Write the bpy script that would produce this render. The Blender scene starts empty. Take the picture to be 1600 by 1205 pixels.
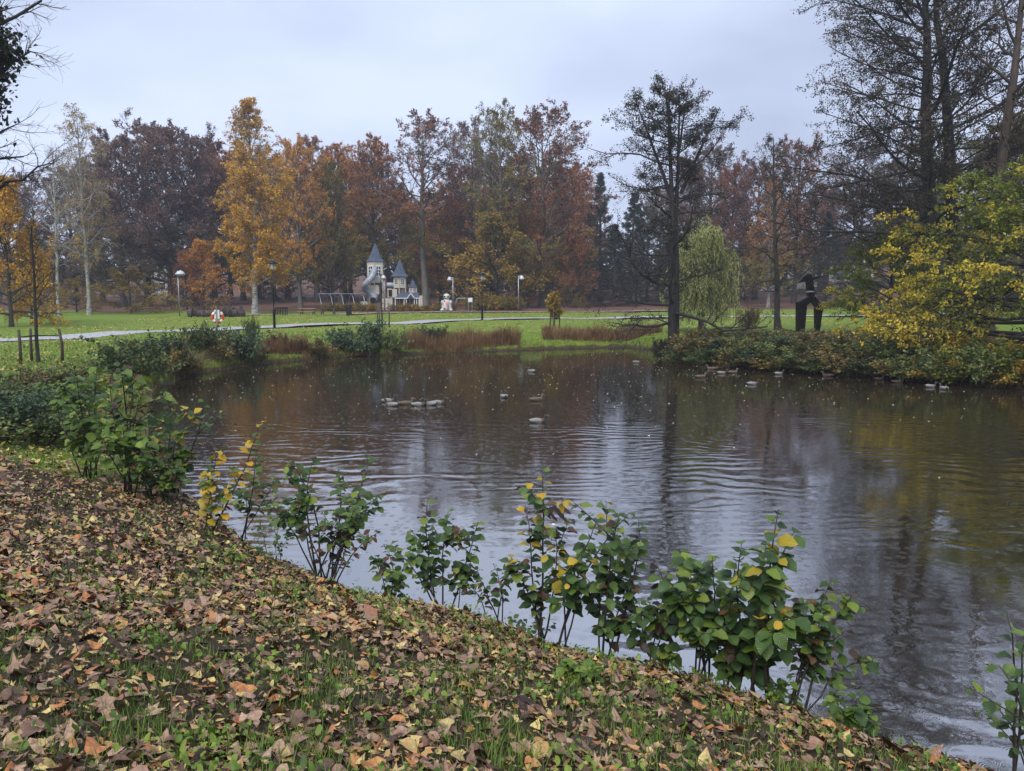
import bpy, math, random
import numpy as np
from mathutils import Vector, Matrix, Euler

scene = bpy.context.scene
PI = math.pi
# ------------------------------------------------------------------ camera, sky, sun, exposure
CAM_Z, F, CX, CY, HY = 3.2, 1200.0, 800.0, 602.5, 468.0
PITCH = math.atan((CY - HY) / F)
cam = bpy.data.cameras.new('camera')
cam.sensor_width = 36.0
cam.lens = 36.0 * F / 1600.0
cam.clip_start, cam.clip_end = 0.05, 2000
camo = bpy.data.objects.new('camera', cam)
scene.collection.objects.link(camo)
camo.location = (0, 0, CAM_Z)
camo.rotation_euler = (PI / 2 - PITCH, 0, 0)
scene.camera = camo

SUN_EL, SUN_AZ = math.radians(52), math.radians(200)      # azimuth clockwise from +Y
world = bpy.data.worlds.new('World')
scene.world = world
world.use_nodes = True
wn, wl = world.node_tree.nodes, world.node_tree.links
wn.clear()
wo = wn.new('ShaderNodeOutputWorld')
bg = wn.new('ShaderNodeBackground')
sky = wn.new('ShaderNodeTexSky')
sky.sky_type = 'NISHITA'
sky.sun_disc = False
sky.sun_elevation, sky.sun_rotation = SUN_EL, SUN_AZ
sky.air_density, sky.dust_density = 1.0, 4.0
skys = wn.new('ShaderNodeVectorMath'); skys.operation = 'SCALE'; skys.inputs['Scale'].default_value = 0.06
wl.new(sky.outputs[0], skys.inputs[0])
tc = wn.new('ShaderNodeTexCoord')
mp = wn.new('ShaderNodeMapping'); mp.inputs['Scale'].default_value = (1.0, 1.0, 2.6)
mp.inputs['Location'].default_value = (0.35, 0.1, 0.2)
wl.new(tc.outputs['Generated'], mp.inputs[0])
nz = wn.new('ShaderNodeTexNoise'); nz.inputs['Scale'].default_value = 2.1
nz.inputs['Detail'].default_value = 6; nz.inputs['Roughness'].default_value = 0.42
wl.new(mp.outputs[0], nz.inputs[0])
cr = wn.new('ShaderNodeValToRGB')
cr.color_ramp.elements[0].position = 0.33; cr.color_ramp.elements[0].color = (0.25, 0.29, 0.395, 1)
cr.color_ramp.elements[1].position = 0.62; cr.color_ramp.elements[1].color = (0.40, 0.455, 0.59, 1)
wl.new(nz.outputs['Fac'], cr.inputs[0])
mx = wn.new('ShaderNodeMix'); mx.data_type = 'RGBA'; mx.inputs['Factor'].default_value = 0.93
wl.new(skys.outputs[0], mx.inputs['A']); wl.new(cr.outputs[0], mx.inputs['B'])
wl.new(mx.outputs['Result'], bg.inputs['Color'])
bg.inputs['Strength'].default_value = 1.0
wl.new(bg.outputs[0], wo.inputs['Surface'])

sl = bpy.data.lights.new('sun', 'SUN')
sl.energy, sl.angle, sl.color = 1.5, math.radians(40), (1.0, 0.97, 0.93)
so = bpy.data.objects.new('sun', sl)
scene.collection.objects.link(so)
sd = Vector((math.sin(SUN_AZ) * math.cos(SUN_EL), math.cos(SUN_AZ) * math.cos(SUN_EL), math.sin(SUN_EL)))
so.rotation_euler = sd.to_track_quat('Z', 'Y').to_euler()

vs = scene.view_settings
vs.view_transform, vs.look, vs.exposure, vs.gamma = 'Standard', 'None', 1.08, 1.0
vs.use_curve_mapping = False
cy = scene.cycles
cy.max_bounces, cy.diffuse_bounces, cy.glossy_bounces, cy.transmission_bounces = 4, 2, 3, 2
cy.transparent_max_bounces, cy.volume_bounces = 4, 0
cy.use_denoising = True
try:
    cy.denoiser = 'OPENIMAGEDENOISE'
    cy.denoising_prefilter = 'ACCURATE'
except Exception:
    pass
cy.caustics_reflective = cy.caustics_refractive = False

# ------------------------------------------------------------------ pixel helpers (directions only)
FW = np.array([0, math.cos(PITCH), -math.sin(PITCH)])
UP = np.array([0, math.sin(PITCH), math.cos(PITCH)])


def ray(x, y):
    return np.array([1.0, 0, 0]) * ((x - CX) / F) + UP * ((CY - y) / F) + FW


def pz(x, y, z=0.0):
    d = ray(x, y)
    t = (z - CAM_Z) / d[2]
    return np.array([0, 0, CAM_Z]) + d * t


def pd(x, y, D):
    d = ray(x, y)
    return np.array([0, 0, CAM_Z]) + d * (D / d[1])


# ------------------------------------------------------------------ terrain
near_px = [(325, 577), (280, 588), (240, 605), (222, 640), (235, 700), (290, 765), (350, 815), (420, 866), (500, 905), (580, 935),
           (660, 950), (760, 966), (880, 1014), (960, 1030), (1090, 1058), (1200, 1100), (1290, 1122), (1400, 1168),
           (1530, 1210), (1700, 1280), (2000, 1390)]
far_px = [(2100, 640), (1750, 616), (1600, 607), (1480, 600), (1400, 592), (1300, 585), (1200, 578), (1110, 569), (1070, 568),
          (1036, 563), (1030, 547), (980, 542), (870, 544), (800, 547), (700, 550), (620, 554), (530, 557), (470, 562), (400, 569)]
POND = np.array([pz(x, y, 0.12)[:2] for x, y in near_px] + [(14, 2), (40, -6), (75, 10)] + [pz(x, y, 0.03)[:2] for x, y in far_px])


def pond_dist(x, y):
    x = np.asarray(x, float); y = np.asarray(y, float)
    best = np.full(x.shape, 1e9); inside = np.zeros(x.shape, bool)
    n = len(POND)
    for i in range(n):
        ax, ay = POND[i]; bx, by = POND[(i + 1) % n]
        ex, ey = bx - ax, by - ay
        t = np.clip(((x - ax) * ex + (y - ay) * ey) / (ex * ex + ey * ey), 0, 1)
        best = np.minimum(best, np.hypot(x - ax - t * ex, y - ay - t * ey))
        c = (ay > y) != (by > y)
        with np.errstate(divide='ignore', invalid='ignore'):
            xi = ax + (y - ay) / (by - ay if by != ay else 1e-9) * ex
        inside ^= c & (x < xi)
    return np.where(inside, -best, best)


def sm(a, b, v):
    t = np.clip((v - a) / (b - a), 0, 1)
    return t * t * (3 - 2 * t)


def wob(x, y, s, seed=0):
    r = np.random.default_rng(1000 + seed)
    o = np.zeros(np.shape(x))
    for i in range(5):
        a = r.uniform(0, 2 * PI); k = r.uniform(.7, 1.9) / s; p = r.uniform(0, 6.28)
        o = o + np.sin((x * math.cos(a) + y * math.sin(a)) * k * 2 * PI + p)
    return o / 5


def terr(x, y):
    x = np.asarray(x, float); y = np.asarray(y, float)
    d = pond_dist(x, y)
    d = d + 0.10 * wob(x, y, 1.3, 1) * sm(60, 8, y)
    cap = np.interp(y, [-60, 0, 5, 15, 27, 45, 60, 85, 100, 130, 170, 260], [1.7, 1.62, 1.5, 1.15, 1.0, .92, 1.02, 1.5, 1.95, 2.6, 4.4, 12])
    W = np.interp(y, [0, 8, 14, 25, 40, 60], [5.2, 5.2, 4.5, 3.5, 3, 3])
    W = np.where((x > 7) & (y > 20), 2.4, W)
    t = np.clip(d / W, 0, 1)
    land = 0.16 * sm(0, .28, d) + (cap - .16) * (1 - (1 - t) ** 1.5)
    land = land + 0.035 * wob(x, y, 1.7, 2) * sm(.1, 1.0, d) + 0.12 * wob(x, y, 14, 3) * sm(2, 8, d) * sm(10, 20, y)
    land = land + sm(38, 90, x) * sm(55, 90, y) * 6
    return np.where(d > 0, land, np.maximum(-1.1, .5 * d))


def tz(x, y):
    return float(terr(np.array([x]), np.array([y]))[0])


def pg(x, y, D0=2.0, D1=220.0):
    """ray through a pixel to the ground it touches"""
    d = ray(x, y); D = np.geomspace(D0, D1, 500)
    P = np.array([0, 0, CAM_Z])[None] + d[None] * (D / d[1])[:, None]
    g = terr(P[:, 0], P[:, 1])
    k = np.argmax(P[:, 2] <= g)
    if P[k, 2] > g[k]:
        k = len(D) - 1
    q = P[k]
    return np.array([q[0], q[1], tz(q[0], q[1])])


def at(x, D):
    """ground point below pixel column x at distance D"""
    X = (x - CX) / F * D
    # depth along view equals D/cos for the small pitch; correct with one step
    z = tz(X, D)
    depth = D * math.cos(PITCH) - (z - CAM_Z) * math.sin(PITCH)
    X = (x - CX) / F * depth
    return np.array([X, D, tz(X, D)])


def shore_far(x):
    """distance of the far waterline below pixel column x"""
    D = np.linspace(12, 60, 700); X = (x - CX) / F * D
    k = np.nonzero(pond_dist(X, D) < 0)[0]
    return float(D[k[-1]])


def to_land(p, margin=.06):
    """move a point that fell into the pond to the near shore, towards the camera"""
    p = np.array(p, float)
    for _ in range(200):
        if pond_dist(p[:1], p[1:2])[0] > margin:
            break
        p[:2] *= 1 - .04 / np.hypot(*p[:2])
    p[2] = tz(p[0], p[1])
    return p


def height_to(x, y, D, z0):
    return pd(x, y, D)[2] - z0


# ------------------------------------------------------------------ materials
def new_mat(name):
    m = bpy.data.materials.new(name); m.use_nodes = True
    nt = m.node_tree
    return m, nt.nodes, nt.links, nt.nodes['Principled BSDF']


def ramp(nodes, stops, interp='LINEAR'):
    r = nodes.new('ShaderNodeValToRGB'); c = r.color_ramp
    c.interpolation = interp
    while len(c.elements) > 1:
        c.elements.remove(c.elements[-1])
    c.elements[0].position = stops[0][0]; c.elements[0].color = (*stops[0][1], 1)
    for p, col in stops[1:]:
        e = c.elements.new(p); e.color = (*col, 1)
    return r


def math_node(nodes, links, op, a, b=None, c=None):
    n = nodes.new('ShaderNodeMath'); n.operation = op
    for i, v in enumerate((a, b, c)):
        if v is None:
            continue
        if isinstance(v, (int, float)):
            n.inputs[i].default_value = v
        else:
            links.new(v, n.inputs[i])
    return n.outputs[0]


def noise(nodes, links, scale, detail=3, rough=.5, coord='Object', vec=None):
    n = nodes.new('ShaderNodeTexNoise')
    n.inputs['Scale'].default_value = scale; n.inputs['Detail'].default_value = detail; n.inputs['Roughness'].default_value = rough
    if vec is None:
        t = nodes.new('ShaderNodeTexCoord'); vec = t.outputs[coord]
    links.new(vec, n.inputs['Vector'])
    return n.outputs['Fac']


def mixrgb(nodes, links, fac, a, b, blend='MIX'):
    n = nodes.new('ShaderNodeMix'); n.data_type = 'RGBA'; n.blend_type = blend
    for key, v in (('Factor', fac), ('A', a), ('B', b)):
        s = n.inputs[key]
        if isinstance(v, (int, float)):
            s.default_value = v
        elif isinstance(v, tuple):
            s.default_value = (*v, 1)
        else:
            links.new(v, s)
    return n.outputs['Result']


def plain(name, col, rough=.6, metal=0.0, nscale=8.0, namt=.25, bump=0.0):
    m, N, L, b = new_mat(name)
    f = noise(N, L, nscale, 4, .6)
    lo = tuple(c * (1 - namt) for c in col); hi = tuple(min(1, c * (1 + namt)) for c in col)
    r = ramp(N, [(.3, lo), (.7, hi)])
    L.new(f, r.inputs[0]); L.new(r.outputs[0], b.inputs['Base Color'])
    b.inputs['Roughness'].default_value = rough; b.inputs['Metallic'].default_value = metal
    if bump:
        bn = N.new('ShaderNodeBump'); bn.inputs['Strength'].default_value = bump; bn.inputs['Distance'].default_value = .02
        L.new(f, bn.inputs['Height']); L.new(bn.outputs[0], b.inputs['Normal'])
    return m


def foliage(name, stops, low=None, lowr=(.1, .45), patch=.25, rough=.5, trans=.25, radial=None):
    """leaf colours: spread over single leaves, larger patches by noise, optional other colours low down / far out"""
    m, N, L, b = new_mat(name)
    g = N.new('ShaderNodeNewGeometry'); oi = N.new('ShaderNodeObjectInfo'); t = N.new('ShaderNodeTexCoord')
    isl = g.outputs['Random Per Island']
    n1 = noise(N, L, patch, 2, .5, vec=t.outputs['Object'])
    k = math_node(N, L, 'MULTIPLY_ADD', isl, .62, 0.0)
    k2 = math_node(N, L, 'MULTIPLY_ADD', n1, 1.7, -.70)
    k3 = math_node(N, L, 'ADD', k, k2)
    k4 = math_node(N, L, 'MULTIPLY_ADD', oi.outputs['Random'], .22, k3)
    r = ramp(N, stops); L.new(k4, r.inputs[0]); col = r.outputs[0]
    if low:
        r2 = ramp(N, low); L.new(k4, r2.inputs[0])
        sx = N.new('ShaderNodeSeparateXYZ'); L.new(t.outputs['Generated'], sx.inputs[0])
        mr = N.new('ShaderNodeMapRange'); mr.interpolation_type = 'SMOOTHSTEP'
        hh = math_node(N, L, 'MULTIPLY_ADD', n1, .5, sx.outputs['Z'])
        hh = math_node(N, L, 'ADD', hh, -.25)
        L.new(hh, mr.inputs['Value']); mr.inputs['From Min'].default_value = lowr[0]; mr.inputs['From Max'].default_value = lowr[1]
        col = mixrgb(N, L, mr.outputs['Result'], r2.outputs[0], col)
    if radial:
        r3 = ramp(N, radial[0]); L.new(k4, r3.inputs[0])
        vm = N.new('ShaderNodeVectorMath'); vm.operation = 'MULTIPLY'; vm.inputs[1].default_value = (1, 1, 0)
        L.new(t.outputs['Object'], vm.inputs[0])
        vl = N.new('ShaderNodeVectorMath'); vl.operation = 'LENGTH'; L.new(vm.outputs[0], vl.inputs[0])
        dd = math_node(N, L, 'MULTIPLY_ADD', n1, radial[1] * 1.2, vl.outputs['Value'])
        mr = N.new('ShaderNodeMapRange'); mr.interpolation_type = 'SMOOTHSTEP'
        L.new(dd, mr.inputs['Value']); mr.inputs['From Min'].default_value = radial[1]; mr.inputs['From Max'].default_value = radial[2]
        col = mixrgb(N, L, mr.outputs['Result'], col, r3.outputs[0])
    L.new(col, b.inputs['Base Color'])
    b.inputs['Roughness'].default_value = rough
    b.inputs['Specular IOR Level'].default_value = .35
    if trans:
        tr = N.new('ShaderNodeBsdfTranslucent'); L.new(col, tr.inputs['Color'])
        ms = N.new('ShaderNodeMixShader'); ms.inputs[0].default_value = trans
        out = N['Material Output']
        L.new(b.outputs[0], ms.inputs[1]); L.new(tr.outputs[0], ms.inputs[2]); L.new(ms.outputs[0], out.inputs['Surface'])
    return m


def bark(name, lo, hi, scale=6, stretch=.25):
    m, N, L, b = new_mat(name)
    t = N.new('ShaderNodeTexCoord'); mpn = N.new('ShaderNodeMapping'); mpn.inputs['Scale'].default_value = (1, 1, stretch)
    L.new(t.outputs['Object'], mpn.inputs[0])
    f = noise(N, L, scale, 5, .65, vec=mpn.outputs[0])
    r = ramp(N, [(.3, lo), (.7, hi)]); L.new(f, r.inputs[0]); L.new(r.outputs[0], b.inputs['Base Color'])
    bn = N.new('ShaderNodeBump'); bn.inputs['Strength'].default_value = .7; bn.inputs['Distance'].default_value = .04
    L.new(f, bn.inputs['Height']); L.new(bn.outputs[0], b.inputs['Normal'])
    b.inputs['Roughness'].default_value = .8
    return m


def single_leaf(name, stops, rough=.42, veins=True):
    """material for leaves that are objects of their own"""
    m, N, L, b = new_mat(name)
    oi = N.new('ShaderNodeObjectInfo'); t = N.new('ShaderNodeTexCoord')
    n1 = noise(N, L, 14, 3, .6, vec=t.outputs['Object'])
    k = math_node(N, L, 'MULTIPLY_ADD', n1, .5, -.25)
    k = math_node(N, L, 'ADD', k, oi.outputs['Random'])
    r = ramp(N, stops); L.new(k, r.inputs[0]); col = r.outputs[0]
    if veins:
        sx = N.new('ShaderNodeSeparateXYZ'); L.new(t.outputs['Generated'], sx.inputs[0])
        ax = math_node(N, L, 'ABSOLUTE', math_node(N, L, 'SUBTRACT', sx.outputs['X'], .5))
        ph = math_node(N, L, 'MULTIPLY_ADD', ax, -.45, sx.outputs['Y'])
        s = math_node(N, L, 'SINE', math_node(N, L, 'MULTIPLY', ph, 2 * PI * 8))
        s = math_node(N, L, 'POWER', math_node(N, L, 'MULTIPLY_ADD', s, .5, .5), 6.0)
        mid = math_node(N, L, 'LESS_THAN', ax, .02)
        s = math_node(N, L, 'MAXIMUM', s, mid)
        col = mixrgb(N, L, math_node(N, L, 'MULTIPLY', s, .35), col, mixrgb(N, L, 1.0, col, (1.6, 1.7, 1.5), 'MULTIPLY'))
        bn = N.new('ShaderNodeBump'); bn.inputs['Strength'].default_value = .5; bn.inputs['Distance'].default_value = .01; bn.invert = True
        L.new(s, bn.inputs['Height']); L.new(bn.outputs[0], b.inputs['Normal'])
    L.new(col, b.inputs['Base Color']); b.inputs['Roughness'].default_value = rough
    b.inputs['Specular IOR Level'].default_value = .5
    tr = N.new('ShaderNodeBsdfTranslucent'); L.new(col, tr.inputs['Color'])
    ms = N.new('ShaderNodeMixShader'); ms.inputs[0].default_value = .3
    L.new(b.outputs[0], ms.inputs[1]); L.new(tr.outputs[0], ms.inputs[2]); L.new(ms.outputs[0], N['Material Output'].inputs['Surface'])
    return m


# ------------------------------------------------------------------ mesh helpers
def mesh_np(name, V, quads=None, tris=None, mat=None, smooth=False):
    me = bpy.data.meshes.new(name)
    V = np.asarray(V, np.float32).reshape(-1, 3)
    Q = np.zeros((0, 4), np.int32) if quads is None else np.asarray(quads, np.int32).reshape(-1, 4)
    T = np.zeros((0, 3), np.int32) if tris is None else np.asarray(tris, np.int32).reshape(-1, 3)
    me.vertices.add(len(V)); me.vertices.foreach_set('co', V.ravel())
    nl = Q.size + T.size
    me.loops.add(nl); me.loops.foreach_set('vertex_index', np.concatenate([Q.ravel(), T.ravel()]).astype(np.int32))
    me.polygons.add(len(Q) + len(T))
    st = np.concatenate([np.arange(len(Q)) * 4, Q.size + np.arange(len(T)) * 3]).astype(np.int32)
    me.polygons.foreach_set('loop_start', st)
    me.polygons.foreach_set('use_smooth', np.full(len(Q) + len(T), bool(smooth)))
    me.update(calc_edges=True)
    if mat:
        me.materials.append(mat)
    return me


COL = scene.collection


def obj(name, me, parent=None, loc=None, rot=None, mat=None):
    o = bpy.data.objects.new(name, me)
    COL.objects.link(o)
    if parent is not None:
        o.parent = parent
    if loc is not None:
        o.location = loc
    if rot is not None:
        o.rotation_euler = rot
    if mat is not None and me is not None and not me.materials:
        me.materials.append(mat)
    return o


def tag(o, label=None, cat=None, group=None, kind=None):
    for k, v in (('label', label), ('category', cat), ('group', group), ('kind', kind)):
        if v:
            o[k] = v
    return o


def empty(name, loc, rz=0.0, label=None, cat=None, group=None):
    o = bpy.data.objects.new(name, None)
    COL.objects.link(o)
    o.location = loc; o.rotation_euler = (0, 0, rz)
    o.empty_display_size = .2
    return tag(o, label, cat, group)


def copy_tree(root, loc, rz=0.0, scale=(1, 1, 1), label=None, group=None, mats=None):
    r = root.copy(); COL.objects.link(r)
    r.location = loc; r.rotation_euler = (0, 0, rz); r.scale = scale
    if label:
        r['label'] = label
    if group:
        r['group'] = group
    for ch in list(root.children):
        c = ch.copy(); COL.objects.link(c); c.parent = r
        if mats and ch.name.split('.')[0] in mats:
            c.material_slots[0].link = 'OBJECT'; c.material_slots[0].material = mats[ch.name.split('.')[0]]
        for g in list(ch.children):
            d = g.copy(); COL.objects.link(d); d.parent = c
    return r


class MB:
    """collects boxes, tubes, lofts, prisms; build() links them as one mesh object"""
    def __init__(self):
        self.v, self.f = [], []

    def add(self, vs_, fs_):
        n = len(self.v)
        self.v += [tuple(map(float, p)) for p in vs_]
        self.f += [tuple(i + n for i in q) for q in fs_]
        return self

    def box(self, c, s, rz=0.0, rx=0.0, ry=0.0, b=None):
        x, y, z = (k / 2 for k in s)
        b = min(x, y, z) * .12 if b is None else b
        M = Matrix.Translation(Vector(c)) @ Euler((rx, ry, rz)).to_matrix().to_4x4()
        pts = []
        for (zz, k) in ((-z, b), (-z + b, 0), (z - b, 0), (z, b)):
            for sx, sy in ((-1, -1), (1, -1), (1, 1), (-1, 1)):
                pts.append(M @ Vector((sx * (x - k), sy * (y - k), zz)))
        fs = [(3, 2, 1, 0), (12, 13, 14, 15)]
        for r in range(3):
            for i in range(4):
                j = (i + 1) % 4
                fs.append((r * 4 + i, r * 4 + j, r * 4 + 4 + j, r * 4 + 4 + i))
        return self.add(pts, fs)

    def tube(self, pts, rad, S=8, cap=True):
        pts = [Vector(p) for p in pts]
        rad = [rad] * len(pts) if isinstance(rad, (int, float)) else rad
        vs_, fs_ = [], []
        ref = Vector((0, 0, 1)) if abs((pts[-1] - pts[0]).normalized().z) < .9 else Vector((1, 0, 0))
        for i, p in enumerate(pts):
            t = (pts[min(i + 1, len(pts) - 1)] - pts[max(i - 1, 0)]).normalized()
            a = t.cross(ref)
            a = a.normalized() if a.length > 1e-6 else Vector((1, 0, 0))
            c = t.cross(a).normalized()
            for k in range(S):
                w = 2 * PI * k / S
                vs_.append(p + (a * math.cos(w) + c * math.sin(w)) * rad[i])
        for i in range(len(pts) - 1):
            for k in range(S):
                j = (k + 1) % S
                fs_.append((i * S + k, i * S + j, i * S + S + j, i * S + S + k))
        if cap:
            fs_.append(tuple(range(S - 1, -1, -1))); e = (len(pts) - 1) * S
            fs_.append(tuple(range(e, e + S)))
        return self.add(vs_, fs_)

    def lathe(self, prof, S=16, c=(0, 0, 0), rot=0.0, sx=1.0, sy=1.0):
        vs_, fs_ = [], []
        for r, z in prof:
            for k in range(S):
                w = 2 * PI * k / S + rot
                vs_.append((c[0] + r * sx * math.cos(w), c[1] + r * sy * math.sin(w), c[2] + z))
        for i in range(len(prof) - 1):
            for k in range(S):
                j = (k + 1) % S
                fs_.append((i * S + k, i * S + j, i * S + S + j, i * S + S + k))
        fs_.append(tuple(range(S - 1, -1, -1))); e = (len(prof) - 1) * S
        fs_.append(tuple(range(e, e + S)))
        return self.add(vs_, fs_)

    def prism(self, poly, y0, y1, shrink=.9):
        """outline in x,z extruded along y with slightly smaller end faces (chamfer)"""
        c = np.mean(poly, 0); n = len(poly)
        e = (y1 - y0) * .18
        vs_ = []
        for yy, s in ((y0, shrink), (y0 + e, 1.0), (y1 - e, 1.0), (y1, shrink)):
            for p in poly:
                vs_.append((c[0] + (p[0] - c[0]) * s, yy, c[1] + (p[1] - c[1]) * s))
        fs_ = [tuple(range(n)), tuple(range(4 * n - 1, 3 * n - 1, -1))]
        for r in range(3):
            for i in range(n):
                j = (i + 1) % n
                fs_.append((r * n + j, r * n + i, r * n + n + i, r * n + n + j))
        return self.add(vs_, fs_)

    def mesh(self, name, mat, smooth=False):
        me = bpy.data.meshes.new(name)
        me.from_pydata(self.v, [], self.f); me.update()
        me.materials.append(mat)
        if smooth:
            me.polygons.foreach_set('use_smooth', [True] * len(me.polygons))
        return me

    def build(self, name, mat, parent=None, loc=None, smooth=False):
        return obj(name, self.mesh(name, mat, smooth), parent, loc)


def nrm(a):
    return a / np.maximum(np.linalg.norm(a, axis=-1, keepdims=True), 1e-9)


def tubes_np(P, R, S):
    """P (N,K,3), R (N,K) -> verts, quads"""
    N, K, _ = P.shape
    T = nrm(np.gradient(P, axis=1))
    mean = nrm(P[:, -1] - P[:, 0])
    ref = np.where((np.abs(mean[:, 2]) > .9)[:, None], np.array([1., 0, 0]), np.array([0, 0, 1.]))[:, None, :]
    A = nrm(np.cross(T, np.broadcast_to(ref, T.shape))); B = np.cross(T, A)
    w = np.arange(S) * 2 * PI / S
    V = P[:, :, None, :] + R[:, :, None, None] * (A[:, :, None, :] * np.cos(w)[None, None, :, None] + B[:, :, None, :] * np.sin(w)[None, None, :, None])
    n = np.arange(N)[:, None, None] * K * S; k = np.arange(K - 1)[None, :, None] * S; s = np.arange(S)[None, None, :]; s2 = (s + 1) % S
    q = np.stack([n + k + s, n + k + s2, n + k + S + s2, n + k + S + s], -1)
    return V.reshape(-1, 3), q.reshape(-1, 4)


def join_np(parts):
    V, Q, o = [], [], 0
    for v, q in parts:
        V.append(v); Q.append(q + o); o += len(v)
    return np.concatenate(V), np.concatenate(Q)


def spawn(rng, P, R, n, t0, t1, ang, length, trop, wobble, K, rfac, golden=False, bias=None, rmin=.004, lj=(.72, 1.2), rl=.024, flat=1.0):
    """children along parent polylines; ang(t), length(t, idx) give arrays in radians / metres"""
    N, KP, _ = P.shape
    idx = np.repeat(np.arange(N), n)
    t = np.tile((np.arange(n) + .5) / n, N) + rng.uniform(-.5, .5, N * n) / n
    t = t0 + (t1 - t0) * np.clip(t, 0, 1)
    f = t * (KP - 1); i0 = np.clip(f.astype(int), 0, KP - 2); w = (f - i0)[:, None]
    pos = P[idx, i0] * (1 - w) + P[idx, i0 + 1] * w
    tan = nrm(P[idx, i0 + 1] - P[idx, i0])
    rp = R[idx, i0] * (1 - w[:, 0]) + R[idx, i0 + 1] * w[:, 0]
    ref = np.where((np.abs(tan[:, 2]) > .9)[:, None], np.array([1., 0, 0]), np.array([0, 0, 1.]))
    a = nrm(np.cross(tan, ref)); b = np.cross(tan, a)
    az = (np.arange(N * n) * 2.39996 + rng.uniform(-.5, .5, N * n)) if golden else rng.uniform(0, 2 * PI, N * n)
    per = a * np.cos(az)[:, None] + b * np.sin(az)[:, None]
    if bias is not None:
        per = nrm(per + np.array(bias))
    if flat < 1:
        per = per * np.array([1, 1, flat]); per = nrm(per - tan * np.sum(per * tan, -1, keepdims=True))
    an = ang(t) if callable(ang) else ang
    an = an + rng.normal(0, .14, N * n)
    d = nrm(tan * np.cos(an)[:, None] + per * np.sin(an)[:, None])
    Ln = length(t, idx) * rng.uniform(lj[0], lj[1], N * n)
    out = np.zeros((N * n, K, 3)); out[:, 0] = pos
    step = (Ln / (K - 1))[:, None]
    for k in range(1, K):
        d = nrm(d + np.array([0, 0, trop]) + rng.normal(0, wobble, d.shape))
        out[:, k] = out[:, k - 1] + d * step
    r0 = np.maximum(np.minimum(rp * rfac, Ln * rl), rmin)
    Rr = np.maximum(r0[:, None] * np.linspace(1, .3, K)[None], rmin * .6)
    return out, Rr, Ln, t, idx


def cards(rng, C, L, aspect, axis=None, align=0.0, droop=0.0, bend=.15):
    N = len(C)
    d = rng.normal(0, 1, (N, 3)); d = nrm(d)
    if axis is not None:
        d = nrm(d * (1 - align) + axis * align)
    d[:, 2] -= droop; d = nrm(d)
    s = nrm(np.cross(d, rng.normal(0, 1, (N, 3)))); nn = np.cross(d, s)
    L = L[:, None]
    V = np.stack([C - d * L * .5, C + s * L * aspect * .5 + nn * L * bend, C + d * L * .5, C - s * L * aspect * .5 + nn * L * bend], 1)
    q = np.arange(N * 4).reshape(N, 4)
    return V.reshape(-1, 3), q


def along(rng, P, n, t0=.1, jitter=.05):
    N, K, _ = P.shape
    idx = np.repeat(np.arange(N), n)
    t = rng.uniform(t0, 1.0, N * n)
    f = t * (K - 1); i0 = np.clip(f.astype(int), 0, K - 2); w = (f - i0)[:, None]
    p = P[idx, i0] * (1 - w) + P[idx, i0 + 1] * w
    ax = nrm(P[idx, i0 + 1] - P[idx, i0])
    return p + rng.normal(0, jitter, p.shape), ax


def trunk_line(rng, H, r0, K=12, wobble=.05, lean=(0, 0), top=.02, start=(0, 0, 0), flare=1.5):
    P = np.zeros((1, K, 3)); z = np.linspace(0, H, K)
    ox = np.cumsum(rng.normal(0, wobble, K)) * H / K; oy = np.cumsum(rng.normal(0, wobble, K)) * H / K
    ox -= ox[0]; oy -= oy[0]
    P[0, :, 0] = start[0] + ox + lean[0] * z; P[0, :, 1] = start[1] + oy + lean[1] * z; P[0, :, 2] = start[2] + z - (.25 if start[2] == 0 else 0) * (1 - z / H)
    R = (r0 * (1 - z / H) ** .8 + top)[None]
    R[0, 0] *= flare
    return P, R


PROF = {
    'round': lambda s: np.sqrt(np.clip(1 - ((s - .38) / .66) ** 2, .05, 1)),
    'dome': lambda s: np.clip(1.0 - .75 * s ** 2.2, .12, 1),
    'cone': lambda s: np.clip(1.02 - s, .06, 1),
    'column': lambda s: np.clip(.55 + .6 * s - 1.05 * s ** 3, .15, 1),
    'vase': lambda s: np.clip(.5 + .9 * s - 1.1 * s ** 3, .2, 1),
    'open': lambda s: np.clip((.95 - .35 * s + .2 * np.sin(11 * s)) * (1 - s ** 9), .3, 1.2),
    'alder': lambda s: np.clip((1.0 - .38 * s) * (1 - s ** 7), .15, 1),
}


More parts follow.
